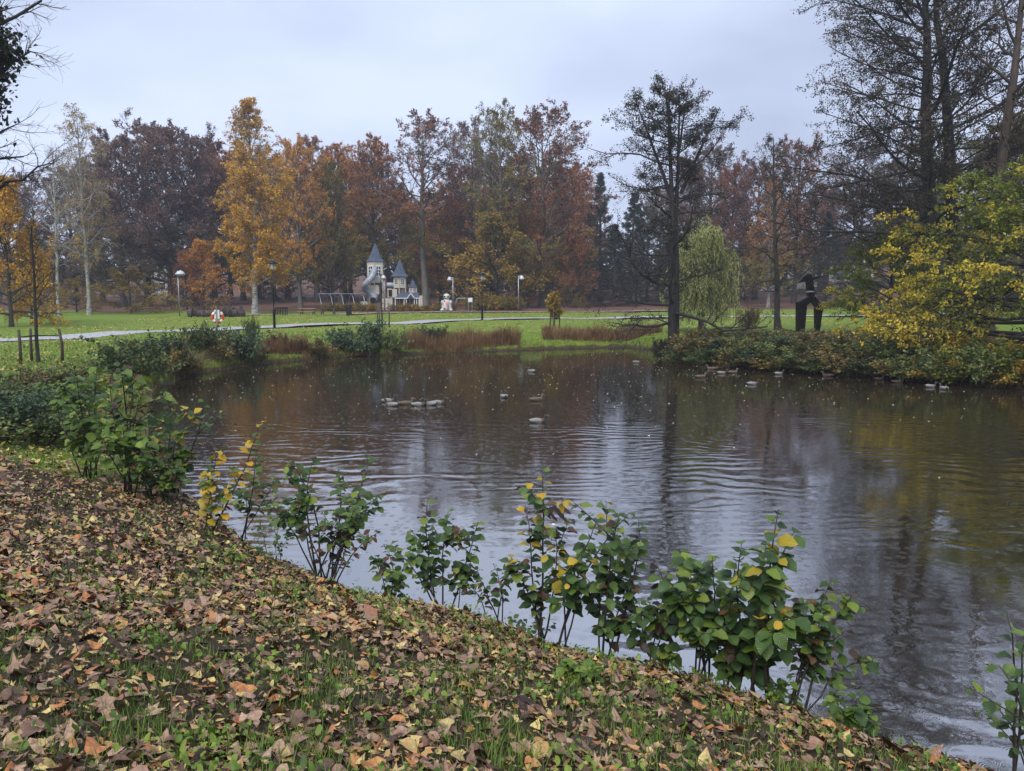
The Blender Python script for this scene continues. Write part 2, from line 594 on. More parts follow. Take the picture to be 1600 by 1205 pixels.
def tree_meshes(seed, H=22, r0=.35, W=6, t0=.2, n1=34, n2=8, n3=6, nl=10, leaf=.2, aspect=.7, prof='round', a_lo=1.2, a_hi=.5,
                trop1=.05, trop2=.02, trop3=0.0, l2=.45, l3=.4, wobble=.1, lean=(0, 0), stems=None, tk=None, thin_top=0.0, align=.2, droop=.2,
                jitter=.12, twr=.012, K1=6, bias=None, leafn_l2=0, S1=5, t2=(.25, 1.0), ttop=1.0, lj=(.72, 1.2), rl=.024, flat=1.0):
    rng = np.random.default_rng(seed)
    tw, cr_ = [], []
    stems = stems or [dict()]
    for sdef in stems:
        Hs = sdef.get('H', H)
        P0, R0 = trunk_line(rng, Hs, sdef.get('r', r0), lean=sdef.get('lean', lean), start=sdef.get('start', (0, 0, 0)), wobble=sdef.get('wob', .035),
                            flare=1.0 if sdef.get('start') and sdef['start'][2] > 0 else 1.55)
        tw.append(tubes_np(P0, R0, 9))
        tt0 = sdef.get('t0', t0); nn1 = sdef.get('n1', n1); Ws = sdef.get('W', W)
        pf = PROF[prof]
        P1, R1, L1, t1, _ = spawn(rng, P0, R0, nn1, tt0, .985 * ttop, lambda t: a_lo + (a_hi - a_lo) * (t - tt0) / (1 - tt0),
                                  lambda t, i: Ws * pf((t - tt0) / (1 - tt0)), trop1, wobble, K1, .55, golden=True, bias=sdef.get('bias', bias), rmin=twr * 1.6, lj=lj, rl=rl)
        tw.append(tubes_np(P1, R1, S1))
        P2, R2, L2, t2_, i2 = spawn(rng, P1, R1, n2, t2[0], t2[1], .75, lambda t, i: L1[i] * l2 * (1.15 - .6 * t), trop2, wobble * 1.3, 5, .6, rmin=twr * 1.2, flat=flat)
        tw.append(tubes_np(P2, R2, 3))
        P3, R3, L3, t3_, i3 = spawn(rng, P2, R2, n3, .15, 1.0, .8, lambda t, i: np.maximum(L2[i] * l3 * (1.15 - .5 * t), .25), trop3, wobble * 1.3, 3, .7, rmin=twr, flat=flat)
        tw.append(tubes_np(P3, R3, 3))
        if nl:
            keep = np.ones(len(P3), bool)
            if thin_top:
                zz = P3[:, 0, 2] / Hs
                keep = rng.uniform(0, 1, len(P3)) > thin_top * sm(.35, .9, zz)
            C, ax = along(rng, P3[keep], nl, .1, jitter)
            cr_.append(cards(rng, C, leaf * rng.uniform(.6, 1.3, len(C)), aspect, ax, align, droop))
        if leafn_l2:
            C, ax = along(rng, P2, leafn_l2, .2, jitter)
            cr_.append(cards(rng, C, leaf * rng.uniform(.6, 1.3, len(C)), aspect, ax, align, droop))
    return join_np(tw), (join_np(cr_) if cr_ else None)


def make_tree(name, meshes, bmat, lmat, loc, rz=0.0, label=None, cat='tree', group=None, scale=(1, 1, 1)):
    (tv, tq), cr_ = meshes
    r = empty(name, loc, rz, label, cat, group); r.scale = scale
    obj('trunk', mesh_np('trunk', tv, tq, mat=bmat, smooth=True), r)
    if cr_ is not None:
        obj('crown', mesh_np('crown', cr_[0], cr_[1], mat=lmat), r)
    return r

# ------------------------------------------------------------------ the setting: ground, water, paths
def axis_pts(spec):
    out = [spec[0][0]]
    for a, b, s in spec:
        n = max(1, int(round((b - a) / s)))
        out += list(np.linspace(a, b, n + 1)[1:])
    return np.array(out)


gx = axis_pts([(-230, -90, 10), (-90, -40, 2.5), (-40, -16, .9), (-16, -6, .3), (-6, 4.5, .1), (4.5, 9, .3), (9, 30, .6), (30, 60, 2), (60, 230, 10)])
gy = axis_pts([(-50, -4, 6), (-4, 1.6, .6), (1.6, 9, .1), (9, 15, .2), (15, 26, .5), (26, 52, .45), (52, 110, 1.6), (110, 262, 6)])
GX, GY = np.meshgrid(gx, gy)
GZ = terr(GX.ravel(), GY.ravel()).reshape(GX.shape)
nx, ny = len(gx), len(gy)
ii = (np.arange(ny - 1)[:, None] * nx + np.arange(nx - 1)[None]).ravel()
gq = np.stack([ii, ii + 1, ii + nx + 1, ii + nx], -1)


def ground_mat():
    m, N, L, b = new_mat('ground_cover')
    at_ = N.new('ShaderNodeAttribute'); at_.attribute_name = 'cover'
    sx = N.new('ShaderNodeSeparateColor'); L.new(at_.outputs['Color'], sx.inputs[0])
    n_big = noise(N, L, .22, 4, .55); n_mid = noise(N, L, 1.6, 4, .6); n_fine = noise(N, L, 26, 4, .7)
    n_tuft = noise(N, L, 4.5, 5, .75)
    g = ramp(N, [(.30, (.050, .098, .009)), (.5, (.115, .210, .016)), (.70, (.20, .30, .030))])
    L.new(math_node(N, L, 'MULTIPLY_ADD', n_tuft, .65, math_node(N, L, 'MULTIPLY', n_mid, .35)), g.inputs[0])
    g2 = mixrgb(N, L, math_node(N, L, 'MULTIPLY', n_big, .5), g.outputs[0], (.19, .18, .035))
    soil = ramp(N, [(.3, (.026, .019, .012)), (.55, (.060, .042, .024)), (.75, (.080, .065, .030))])
    L.new(math_node(N, L, 'MULTIPLY_ADD', n_fine, .6, math_node(N, L, 'MULTIPLY', n_mid, .4)), soil.inputs[0])
    wood = ramp(N, [(.25, (.060, .034, .026)), (.5, (.125, .066, .046)), (.8, (.20, .095, .05))])
    L.new(math_node(N, L, 'MULTIPLY_ADD', n_fine, .45, math_node(N, L, 'MULTIPLY', n_big, .55)), wood.inputs[0])
    # ragged edges between the covers
    edge = math_node(N, L, 'MULTIPLY_ADD', n_mid, .8, -.4)
    f1 = N.new('ShaderNodeMapRange'); f1.interpolation_type = 'SMOOTHSTEP'
    L.new(math_node(N, L, 'ADD', sx.outputs[0], edge), f1.inputs['Value']); f1.inputs['From Min'].default_value = .35; f1.inputs['From Max'].default_value = .65
    f2 = N.new('ShaderNodeMapRange'); f2.interpolation_type = 'SMOOTHSTEP'
    L.new(math_node(N, L, 'ADD', sx.outputs[1], edge), f2.inputs['Value']); f2.inputs['From Min'].default_value = .35; f2.inputs['From Max'].default_value = .65
    c = mixrgb(N, L, f1.outputs[0], g2, soil.outputs[0])
    c = mixrgb(N, L, f2.outputs[0], c, wood.outputs[0])
    L.new(c, b.inputs['Base Color']); b.inputs['Roughness'].default_value = .85
    b.inputs['Specular IOR Level'].default_value = .25
    bn = N.new('ShaderNodeBump'); bn.inputs['Strength'].default_value = .8; bn.inputs['Distance'].default_value = .05
    L.new(n_fine, bn.inputs['Height']); L.new(bn.outputs[0], b.inputs['Normal'])
    return m


me = mesh_np('ground', np.stack([GX.ravel(), GY.ravel(), GZ.ravel()], -1), gq, mat=ground_mat(), smooth=True)
d = pond_dist(GX.ravel(), GY.ravel()); xx, yy = GX.ravel(), GY.ravel()
lit = np.maximum(sm(12.5, 8.5, yy + .18 * xx + 1.5 * wob(xx, yy, 5, 7)), np.where(yy > 16, sm(.35, .02, d), sm(.9, .1, d)))
wood_ = np.maximum(sm(86, 94, yy + 5 * wob(xx, yy, 30, 8) + np.where(xx > 15, -9, 0) + np.where(xx < -22, -4, 0)), 0)
ca = me.color_attributes.new('cover', 'FLOAT_COLOR', 'POINT')
ca.data.foreach_set('color', np.stack([lit, wood_, d * 0, d * 0 + 1], -1).astype(np.float32).ravel())
ground = tag(obj('ground', me), 'park ground of lawn and leaf covered bank around the pond', 'ground', kind='structure')


def water_mat():
    m, N, L, b = new_mat('pond_water')
    b.inputs['Base Color'].default_value = (.024, .018, .011, 1)
    b.inputs['Roughness'].default_value = .035
    b.inputs['IOR'].default_value = 3.0
    b.inputs['Specular IOR Level'].default_value = 1.0
    g = N.new('ShaderNodeNewGeometry'); pos = g.outputs['Position']
    hs = None

    def acc(v):
        nonlocal hs
        hs = v if hs is None else math_node(N, L, 'ADD', hs, v)

    # wind ripples in drifting patches
    nw = N.new('ShaderNodeVectorMath'); nw.operation = 'SCALE'; nw.inputs['Scale'].default_value = .35
    wn_ = N.new('ShaderNodeTexNoise'); wn_.inputs['Scale'].default_value = .22; wn_.inputs['Detail'].default_value = 2; L.new(pos, wn_.inputs['Vector'])
    L.new(wn_.outputs['Color'], nw.inputs[0])
    for sc_, rot, amp, seed in ((1.8, .16, .0030, 0.0), (2.9, -.12, .0012, 3.7)):
        mpn = N.new('ShaderNodeMapping'); mpn.inputs['Rotation'].default_value = (0, 0, rot); mpn.inputs['Location'].default_value = (seed, seed, 0)
        L.new(pos, mpn.inputs[0])
        dn = noise(N, L, .32, 3, .5, vec=mpn.outputs[0])
        sx = N.new('ShaderNodeSeparateXYZ'); L.new(mpn.outputs[0], sx.inputs[0])
        ph = math_node(N, L, 'MULTIPLY_ADD', dn, 7.0, math_node(N, L, 'MULTIPLY', sx.outputs['Y'], sc_))
        s = math_node(N, L, 'SINE', math_node(N, L, 'MULTIPLY', ph, 2 * PI))
        pn = noise(N, L, .20, 1, .5, vec=mpn.outputs[0])
        mr = N.new('ShaderNodeMapRange'); L.new(pn, mr.inputs['Value']); mr.inputs['From Min'].default_value = .44; mr.inputs['From Max'].default_value = .60
        mr.inputs['To Min'].default_value = 0.0
        gy_ = N.new('ShaderNodeSeparateXYZ'); L.new(pos, gy_.inputs[0])
        lee = N.new('ShaderNodeMapRange'); lee.interpolation_type = 'SMOOTHSTEP'; L.new(gy_.outputs['Y'], lee.inputs['Value'])
        lee.inputs['From Min'].default_value = 15; lee.inputs['From Max'].default_value = 26; lee.inputs['To Min'].default_value = 1.0; lee.inputs['To Max'].default_value = .12
        acc(math_node(N, L, 'MULTIPLY', math_node(N, L, 'MULTIPLY', math_node(N, L, 'MULTIPLY', s, mr.outputs[0]), lee.outputs[0]), amp))
    # rain rings, two sizes
    for sc_, wid, amp, off in ((3.2, .030, .00022, 0.0), (6.5, .050, .0003, 5.3), (1.9, .020, .00016, 9.1)):
        mpn = N.new('ShaderNodeMapping'); mpn.inputs['Scale'].default_value = (sc_, sc_, 0); mpn.inputs['Location'].default_value = (off, off, 0)
        L.new(pos, mpn.inputs[0])
        v = N.new('ShaderNodeTexVoronoi'); v.voronoi_dimensions = '2D'; v.inputs['Scale'].default_value = 1.0
        L.new(mpn.outputs[0], v.inputs['Vector'])
        sc3 = N.new('ShaderNodeSeparateColor'); L.new(v.outputs['Color'], sc3.inputs[0])
        r0 = math_node(N, L, 'MULTIPLY', sc3.outputs[0], .30)
        dd = math_node(N, L, 'SUBTRACT', v.outputs['Distance'], r0)
        e = math_node(N, L, 'MULTIPLY', dd, 1 / (wid * 2.6)); e = math_node(N, L, 'MULTIPLY', e, e)
        e = math_node(N, L, 'EXPONENT', math_node(N, L, 'MULTIPLY', e, -1))
        s = math_node(N, L, 'COSINE', math_node(N, L, 'MULTIPLY', dd, 2 * PI / (wid * 2)))
        on = math_node(N, L, 'GREATER_THAN', sc3.outputs[1], .6)
        acc(math_node(N, L, 'MULTIPLY', math_node(N, L, 'MULTIPLY', math_node(N, L, 'MULTIPLY', s, e), on), amp))
    acc(math_node(N, L, 'MULTIPLY', noise(N, L, 9, 3, .6, vec=pos), .0012))
    bn = N.new('ShaderNodeBump'); bn.inputs['Strength'].default_value = 1.0; bn.inputs['Distance'].default_value = 1.0
    L.new(hs, bn.inputs['Height']); L.new(bn.outputs[0], b.inputs['Normal'])
    return m


wv = np.array([(-22, 0, 0), (80, 0, 0), (80, 54, 0), (-22, 54, 0)], float)
tag(obj('pond_water', mesh_np('pond_water', wv, [(0, 1, 2, 3)], mat=water_mat())), 'dark pond water dimpled by rain and wind ripples', 'water', kind='structure')


def strip(name, pts, width, mat, label, cat='path', lift=.035, sub=40):
    pts = np.array(pts, float)
    t = np.linspace(0, len(pts) - 1, sub * (len(pts) - 1) + 1)
    P = np.stack([np.interp(t, np.arange(len(pts)), pts[:, k]) for k in (0, 1)], -1)
    for _ in range(30):
        P[1:-1] = (P[:-2] + P[2:]) / 2 * .5 + P[1:-1] * .5
    T = nrm(np.gradient(P, axis=0)); Nn = np.stack([-T[:, 1], T[:, 0]], -1)
    offs = np.linspace(-.5, .5, 5) * width
    V = P[:, None, :] + Nn[:, None, :] * (offs[None, :, None] * (1 + .02 * np.sin(np.arange(len(P)) * .7))[:, None, None])
    z = terr(V[..., 0].ravel(), V[..., 1].ravel()).reshape(V.shape[:2])
    z = np.max(z, 1, keepdims=True) + lift + np.array([-.03, 0, .01, 0, -.03])[None]
    V3 = np.concatenate([V, z[..., None]], -1)
    n = len(P); a = (np.arange(n - 1)[:, None] * 5 + np.arange(4)[None]).ravel()
    return tag(obj(name, mesh_np(name, V3, np.stack([a, a + 5, a + 6, a + 1], -1), mat=mat, smooth=True)), label, cat, kind='structure')


def px_line(L_):
    return [pg(x, y)[:2] for x, y in L_]


asphalt = plain('wet_asphalt_path', (.40, .40, .42), .42, nscale=3, namt=.2, bump=.1)
sand = plain('sandy_path', (.30, .25, .21), .8, nscale=4, namt=.25, bump=.2)
strip('path', px_line([(-260, 541), (0, 532), (130, 526), (290, 518), (430, 511), (560, 505.5), (700, 501), (760, 499.5)]) + [(30, 82), (48, 80), (75, 72)], 3.9, asphalt,
      'wet grey asphalt path winding across the lawn', lift=.05)
strip('sandy_path', [at(330, 82)[:2], at(420, 83.5)[:2], at(500, 85)[:2], at(560, 87)[:2], at(700, 91)[:2], at(760, 92)[:2], at(900, 93)[:2], at(1050, 94)[:2]], 1.9, sand,
      'pale sandy footpath in front of the playground', lift=.06)

# ------------------------------------------------------------------ haze over the whole park
hz = MB().box((0, 105, 24), (472, 332, 53), b=.01)
hm = bpy.data.materials.new('haze'); hm.use_nodes = True
hn = hm.node_tree.nodes; hl = hm.node_tree.links
hn.remove(hn['Principled BSDF'])
pv = hn.new('ShaderNodeVolumePrincipled')
pv.inputs['Color'].default_value = (.86, .89, .97, 1); pv.inputs['Density'].default_value = .0007; pv.inputs['Anisotropy'].default_value = .2
hl.new(pv.outputs[0], hn['Material Output'].inputs['Volume'])
HAZE = tag(hz.build('haze', hm), 'thin pale rain haze over the park', 'haze', kind='stuff')
# ------------------------------------------------------------------ trees
B_dark = bark('bark_dark', (.018, .015, .013), (.06, .05, .042))
B_wet = bark('bark_wet_black', (.010, .009, .009), (.034, .029, .026), 9)
B_grey = bark('bark_grey_green', (.07, .068, .055), (.17, .16, .13), 4)
B_brown = bark('bark_brown', (.035, .024, .018), (.09, .062, .045))


def birch_bark():
    m, N, L, b = new_mat('bark_birch')
    t = N.new('ShaderNodeTexCoord'); mpn = N.new('ShaderNodeMapping'); mpn.inputs['Scale'].default_value = (1.2, 1.2, 3.2)
    L.new(t.outputs['Object'], mpn.inputs[0])
    f = noise(N, L, 2.2, 5, .7, vec=mpn.outputs[0])
    r = ramp(N, [(.38, (.04, .034, .03)), (.47, (.30, .285, .26)), (.7, (.44, .42, .38))])
    L.new(f, r.inputs[0]); L.new(r.outputs[0], b.inputs['Base Color']); b.inputs['Roughness'].default_value = .7
    return m


B_birch = birch_bark()
YG = [(.0, (0.069, 0.075, 0.018)), (.45, (0.163, 0.144, 0.027)), (.8, (0.338, 0.250, 0.037)), (1, (0.425, 0.300, 0.037))]
F_red = foliage('leaves_red_brown', [(.1, (0.072, 0.029, 0.023)), (.45, (0.185, 0.068, 0.043)), (.75, (0.322, 0.116, 0.056)), (1, (0.436, 0.193, 0.079))], low=YG, lowr=(.12, .45))
F_purple = foliage('leaves_purple_brown', [(.1, (.075, .048, .045)), (.5, (.165, .098, .085)), (.9, (.26, .145, .105))],
                   low=[(.1, (.045, .044, .026)), (.5, (.10, .088, .042)), (1, (.18, .13, .055))], lowr=(.1, .5))
F_rust = foliage('leaves_rust', [(.1, (0.129, 0.047, 0.023)), (.5, (0.322, 0.127, 0.045)), (.9, (0.547, 0.243, 0.056))], low=YG, lowr=(.15, .6))
F_orange = foliage('leaves_orange', [(.1, (0.216, 0.086, 0.021)), (.5, (0.517, 0.223, 0.038)), (.9, (0.719, 0.359, 0.051))], low=YG, lowr=(.0, .35))
F_gold = foliage('leaves_gold', [(.1, (.28, .125, .012)), (.5, (.56, .29, .022)), (.9, (.74, .42, .035))], patch=.35)
F_olive = foliage('leaves_olive', [(.1, (0.062, 0.062, 0.018)), (.5, (0.150, 0.131, 0.030)), (.9, (0.275, 0.213, 0.044))])
F_ochre = foliage('leaves_ochre', [(.1, (0.125, 0.085, 0.022)), (.5, (0.288, 0.194, 0.037)), (.9, (0.450, 0.288, 0.044))])
F_green = foliage('leaves_dark_green', [(.1, (0.027, 0.043, 0.016)), (.5, (0.056, 0.077, 0.025)), (.9, (0.119, 0.125, 0.033))])
F_conif = foliage('needles_dark', [(.1, (.010, .019, .017)), (.5, (.022, .036, .030)), (.9, (.045, .060, .042))], trans=0)
F_willow = foliage('leaves_willow', [(.1, (.16, .19, .055)), (.5, (.32, .35, .11)), (.9, (.48, .50, .18))])
F_alder = foliage('leaves_alder', [(.1, (.014, .015, .010)), (.5, (.030, .030, .018)), (.9, (.060, .050, .024))], trans=.1)
F_alderb = foliage('leaves_alder_brown', [(.1, (.020, .018, .011)), (.5, (.050, .040, .020)), (.9, (.115, .070, .030))], trans=.15)
F_ygreen = foliage('leaves_yellow_green', [(.1, (.055, .085, .012)), (.5, (.14, .18, .022)), (.9, (.26, .28, .03))],
                   radial=([(.1, (.40, .23, .02)), (.5, (.52, .38, .03)), (.9, (.60, .48, .045))], 7.4, 10.6), patch=.8)
F_hill = foliage('leaves_pale_olive', [(.1, (0.088, 0.094, 0.035)), (.5, (0.188, 0.181, 0.056)), (.9, (0.325, 0.275, 0.088))])
F_redtree = foliage('leaves_crimson', [(.1, (.13, .045, .028)), (.5, (.27, .095, .05)), (.9, (.42, .19, .08))], low=YG, lowr=(.0, .45))
F_ivy = foliage('leaves_ivy', [(.1, (.006, .010, .006)), (.5, (.012, .018, .009)), (.9, (.03, .036, .014))], trans=.1)

BIG = dict(H=24, r0=.42, W=7.8, t0=.17, n1=46, n2=10, n3=7, nl=13, leaf=.235, prof='round', a_lo=1.3, a_hi=.7, trop1=.03, trop2=.02, thin_top=.55, twr=.018, wobble=.14)
m_bA = tree_meshes(11, **BIG)
m_bB = tree_meshes(12, **{**BIG, 'W': 7.0, 't0': .24, 'prof': 'vase', 'thin_top': .55, 'a_hi': .7})
m_bC = tree_meshes(13, **{**BIG, 'W': 8.6, 't0': .12, 'thin_top': .42, 'nl': 13, 'prof': 'dome', 'a_hi': .75})
m_bD = tree_meshes(14, **{**BIG, 'W': 7.4, 't0': .28, 'prof': 'vase', 'thin_top': .6, 'nl': 9, 'a_hi': .65, 'trop1': .05, 'n1': 40})
m_birch = tree_meshes(15, H=23, r0=.26, W=5.6, t0=.14, n1=64, n2=10, n3=6, nl=10, leaf=.23, prof='column', a_lo=1.1, a_hi=.35, trop1=.02, trop2=-.22, trop3=-.35, l2=.5, l3=.6,
                      thin_top=.75, droop=.5, twr=.012)
m_birch2 = tree_meshes(16, H=23, r0=.24, W=6.2, t0=.22, n1=34, n2=8, n3=6, nl=5, leaf=.19, prof='vase', a_lo=1.0, a_hi=.35, trop1=.04, trop2=-.15, trop3=-.35, l2=.5, l3=.6,
                       thin_top=.5, droop=.5, twr=.014)
m_bare = tree_meshes(17, H=21, r0=.22, W=5.4, t0=.28, n1=34, n2=8, n3=6, nl=0, prof='vase', a_lo=.95, a_hi=.4, trop1=.05, trop2=-.05, trop3=-.2, twr=.014)
m_con = tree_meshes(18, H=22, r0=.3, W=5.2, t0=.08, n1=84, n2=9, n3=4, nl=7, leaf=.26, aspect=.35, prof='cone', a_lo=1.75, a_hi=1.0, trop1=.03, trop2=-.05, l2=.35, l3=.5, droop=.2)
m_small = tree_meshes(19, H=8, r0=.14, W=3.4, t0=.08, n1=34, n2=8, n3=5, nl=7, leaf=.17, prof='dome', a_lo=1.45, a_hi=.6, trop1=.03, trop2=-.02, twr=.010)
m_layer = tree_meshes(20, H=6, r0=.12, W=4.0, t0=.06, n1=22, n2=10, n3=6, nl=6, flat=.2, leaf=.17, prof='dome', a_lo=1.55, a_hi=.8, trop1=-.02, trop2=-.05, trop3=-.03, twr=.010)

SPEC = {'A': (m_bA, B_dark, 24), 'B': (m_bB, B_dark, 24), 'C': (m_bC, B_dark, 24), 'D': (m_bD, B_dark, 24), 'birch': (m_birch, B_birch, 23), 'birch2': (m_birch2, B_birch, 23),
        'bare': (m_bare, B_birch, 21), 'con': (m_con, B_brown, 22), 'small': (m_small, B_dark, 8), 'layer': (m_layer, B_dark, 6)}
PROTO = {}
rng0 = random.Random(5)


def put(kind, x, ytop, D, leaf, label, name='broadleaf_tree', group=None, wide=1.0, rz=None, barkm=None, cat='tree', ybase=None):
    b = pg(x, ybase) if ybase else at(x, D)
    h = height_to(x, ytop, b[1], b[2])
    meshes, bk, H0 = SPEC[kind]
    s = h / H0
    sc = (s * wide, s * wide, s)
    rz = rng0.uniform(0, 6.28) if rz is None else rz
    bk = barkm or bk
    if kind not in PROTO:
        PROTO[kind] = make_tree(name, meshes, bk, leaf, b, rz, label, cat, group, sc)
        return PROTO[kind]
    r = copy_tree(PROTO[kind], b, rz, sc, label, None, {'crown': leaf, 'trunk': bk})
    r.name = name; r['category'] = cat
    if group:
        r['group'] = group
    elif 'group' in r:
        del r['group']
    return r


# key trees along the lawn
put('bare', 92, 240, 84, F_olive, 'bare white birch with a patchy trunk beside the ochre birch', 'birch_tree')
put('birch2', 140, 192, 86, F_ochre, 'tall birch with thin ochre foliage and dark bare top', 'birch_tree', ybase=492)
put('layer', 205, 425, 88, F_ochre, 'low ochre beech spreading flat branches over the lawn edge', 'young_beech', wide=1.35)
put('layer', 120, 440, 90, F_ochre, 'low ochre beech behind the two pale birch trunks', 'young_beech', wide=1.2)
put('birch', 399, 163, 88, F_gold, 'golden birch in full leaf beside the logs', 'birch_tree', ybase=491, wide=1.12)
put('small', 318, 385, 98, F_orange, 'small orange tree behind the fallen logs', 'small_tree')
put('small', 292, 400, 100, F_redtree, 'small crimson tree behind the pale lamp post', 'small_tree', wide=.8)
put('A', 470, 240, 106, F_orange, 'big orange tree behind the golden birch', wide=.8, barkm=B_grey)
put('C', 520, 262, 108, F_olive, 'olive brown tree behind the swing frame', wide=.62)
put('B', 585, 236, 114, F_rust, 'rust coloured tree rising behind the castle tower', wide=.85)
put('D', 664, 203, 110, F_red, 'tall dark beech with an open top just behind the play castle', wide=1.15, barkm=B_grey)
put('C', 690, 335, 120, F_orange, 'low broad orange tree in front of the brick building', wide=1.1)
put('D', 737, 212, 120, F_purple, 'narrow thin topped beech behind the climbing frame', wide=.85)
put('D', 783, 190, 104, F_olive, 'tall bare topped tree with a pale grey trunk beside the red carpet of leaves', wide=.9, barkm=B_grey)
put('small', 775, 345, 103, F_ochre, 'ochre young tree under the bare topped tree', 'small_tree', wide=1.5)
put('A', 848, 197, 108, F_red, 'great copper red beech with a domed crown', wide=1.12, barkm=B_grey)
put('C', 826, 330, 106, F_rust, 'rust and yellow tree with branches hanging to head height', wide=1.0, barkm=B_grey)
put('small', 897, 365, 104, F_redtree, 'reddish pink small tree at the end of the beech row', 'small_tree', wide=.8)
put('con', 938, 268, 118, F_conif, 'dark conifer between the copper beech and the waterside alder', 'conifer_tree', wide=1.1)
put('con', 985, 300, 122, F_conif, 'broad dark conifer behind the waterside alder', 'conifer_tree', wide=1.5)
put('con', 958, 350, 112, F_conif, 'short dense conifer below the two dark conifers', 'conifer_tree', wide=1.7)
put('C', 1075, 262, 124, F_purple, 'purple brown beech behind the willow', wide=.85)
put('birch', 1200, 285, 106, F_rust, 'pinkish orange birch behind the slim waterside tree', 'birch_tree', wide=1.05, rz=2.0)
put('C', 1140, 268, 122, F_red, 'red brown beech between the willow and the orange birch', wide=.8)
put('A', 1240, 238, 120, F_red, 'red brown beech rising behind the bird-like sculpture', wide=.85)
put('con', 1290, 330, 110, F_conif, 'dark conifer behind the sculpture', 'conifer_tree', wide=1.3)
put('small', 18, 300, 60, F_gold, 'bright yellow tree at the lawn edge near the staked sapling', 'small_tree', wide=.8)
put('small', 50, 375, 66, F_ochre, 'orange yellow small tree behind the staked sapling', 'small_tree', wide=.8)

# the wood behind: look-alikes
CN = {'leaves_purple_brown': 'purple brown', 'leaves_red_brown': 'red brown', 'leaves_rust': 'rust coloured', 'leaves_olive': 'olive', 'leaves_dark_green': 'dark green', 'leaves_pale_olive': 'pale olive', 'needles_dark': 'blackish green'}
FILL = [('C', 20, 290, 118, F_purple), ('A', 60, 285, 128, F_purple), ('C', 195, 222, 108, F_purple), ('A', 232, 212, 116, F_purple), ('C', 268, 214, 112, F_purple), ('A', 305, 222, 118, F_purple),
        ('C', 338, 232, 122, F_red), ('C', 160, 255, 126, F_purple), ('C', 118, 270, 130, F_purple), ('A', -40, 285, 122, F_purple), ('C', -120, 280, 115, F_purple), ('A', -230, 270, 116, F_purple), ('C', -340, 275, 120, F_purple), ('C', -470, 270, 118, F_red), ('A', -620, 265, 122, F_purple)]
for k, x, y, D, f in FILL:
    put(k, x, y, D, f, CN[f.name] + ' beech in the dense wood behind the birches', group='beeches of the wood behind the birches', wide=1.0)
FILL2 = [('C', 380, 262, 138, F_red), ('C', 430, 255, 136, F_rust), ('B', 495, 238, 132, F_red), ('C', 550, 260, 140, F_purple), ('B', 535, 248, 126, F_rust), ('C', 620, 300, 142, F_rust), ('C', 715, 320, 140, F_rust),
         ('C', 770, 300, 136, F_rust), ('C', 880, 265, 128, F_red), ('C', 905, 310, 140, F_rust)]
for i in range(13):
    FILL2.append(('CAC'[i % 3], 360 + i * 45, 248 + (i * 37) % 30 + (45 if 590 < 360 + i * 45 < 720 else 0), 146 + (i * 5) % 9, [F_rust, F_purple, F_red, F_olive][i % 4]))
for k, x, y, D, f in FILL2:
    put(k, x, y, D, f, CN[f.name] + ' tree crowding behind the front row along the playground', group='trees in the second row behind the playground', wide=1.0)
FILL3 = [('C', 1030, 300, 140, F_purple), ('A', 1105, 245, 142, F_purple), ('C', 1180, 262, 138, F_purple), ('C', 1280, 300, 140, F_purple), ('A', 1340, 240, 130, F_purple), ('C', 1400, 260, 125, F_purple), ('C', 1010, 330, 132, F_green)]
for k, x, y, D, f in FILL3:
    put(k, x, y, D, f, CN[f.name] + ' tree on the far slope beyond the pond', group='trees on the slope beyond the pond', wide=1.1)
FILL4 = [('C', 1440, 260, 96, F_green), ('A', 1500, 235, 92, F_hill), ('C', 1560, 200, 86, F_hill), ('A', 1620, 165, 80, F_hill), ('C', 1700, 190, 82, F_hill), ('C', 1530, 330, 74, F_hill), ('C', 1600, 350, 66, F_hill), ('C', 1660, 280, 64, F_green), ('C', 1480, 370, 88, F_green), ('C', 1390, 340, 98, F_green)]
for k, x, y, D, f in FILL4:
    put(k, x, y, D, f, CN[f.name] + ' tree on the rise behind the tall waterside alders', group='olive trees on the rise behind the alders', wide=.85)
# understorey that closes the view between the trunks
for i, x in enumerate(range(-60, 1420, 58)):
    f = [F_green, F_olive, F_conif, F_purple][i % 4]
    put('small', x + rng0.uniform(-18, 18), rng0.uniform(415, 442), rng0.uniform(134, 150), f, CN[f.name] + ' undergrowth shrub filling the wood floor behind the trunks', 'undergrowth_shrub',
        group='shrubs of the wood floor', wide=1.9, cat='shrub')

# weeping willow
rw = np.random.default_rng(32)
P0, R0 = trunk_line(rw, 7.0, .22)
P1, R1, L1, t1_, _ = spawn(rw, P0, R0, 44, .35, .985, lambda t: 1.0 - .6 * (t - .35) / .65, lambda t, i: 3.0 * np.clip(1.15 - .55 * (t - .35) / .65, .3, 1), .06, .1, 6, .55, golden=True)
P2, R2, L2, t2__, i2 = spawn(rw, P1, R1, 30, .30, 1.0, 1.1, lambda t, i: rw.uniform(1.8, 4.6, len(t)), -.75, .05, 9, .5, rmin=.005)
P2[:, :, 2] = np.maximum(P2[:, :, 2], .35 + rw.uniform(0, .8, (len(P2), 1)))
C, ax = along(rw, P2, 34, .05, .05)
mw = (join_np([tubes_np(P0, R0, 9), tubes_np(P1, R1, 5), tubes_np(P2, R2, 3)]), cards(rw, C, .20 * rw.uniform(.7, 1.3, len(C)), .22, ax, .75, .45))
bw = at(1095, 54)
make_tree('weeping_willow', mw, B_brown, F_willow, bw, .4, 'pale green weeping willow on the lawn beyond the pond', scale=(1, 1, height_to(1100, 366, 54, bw[2]) / 7.35))

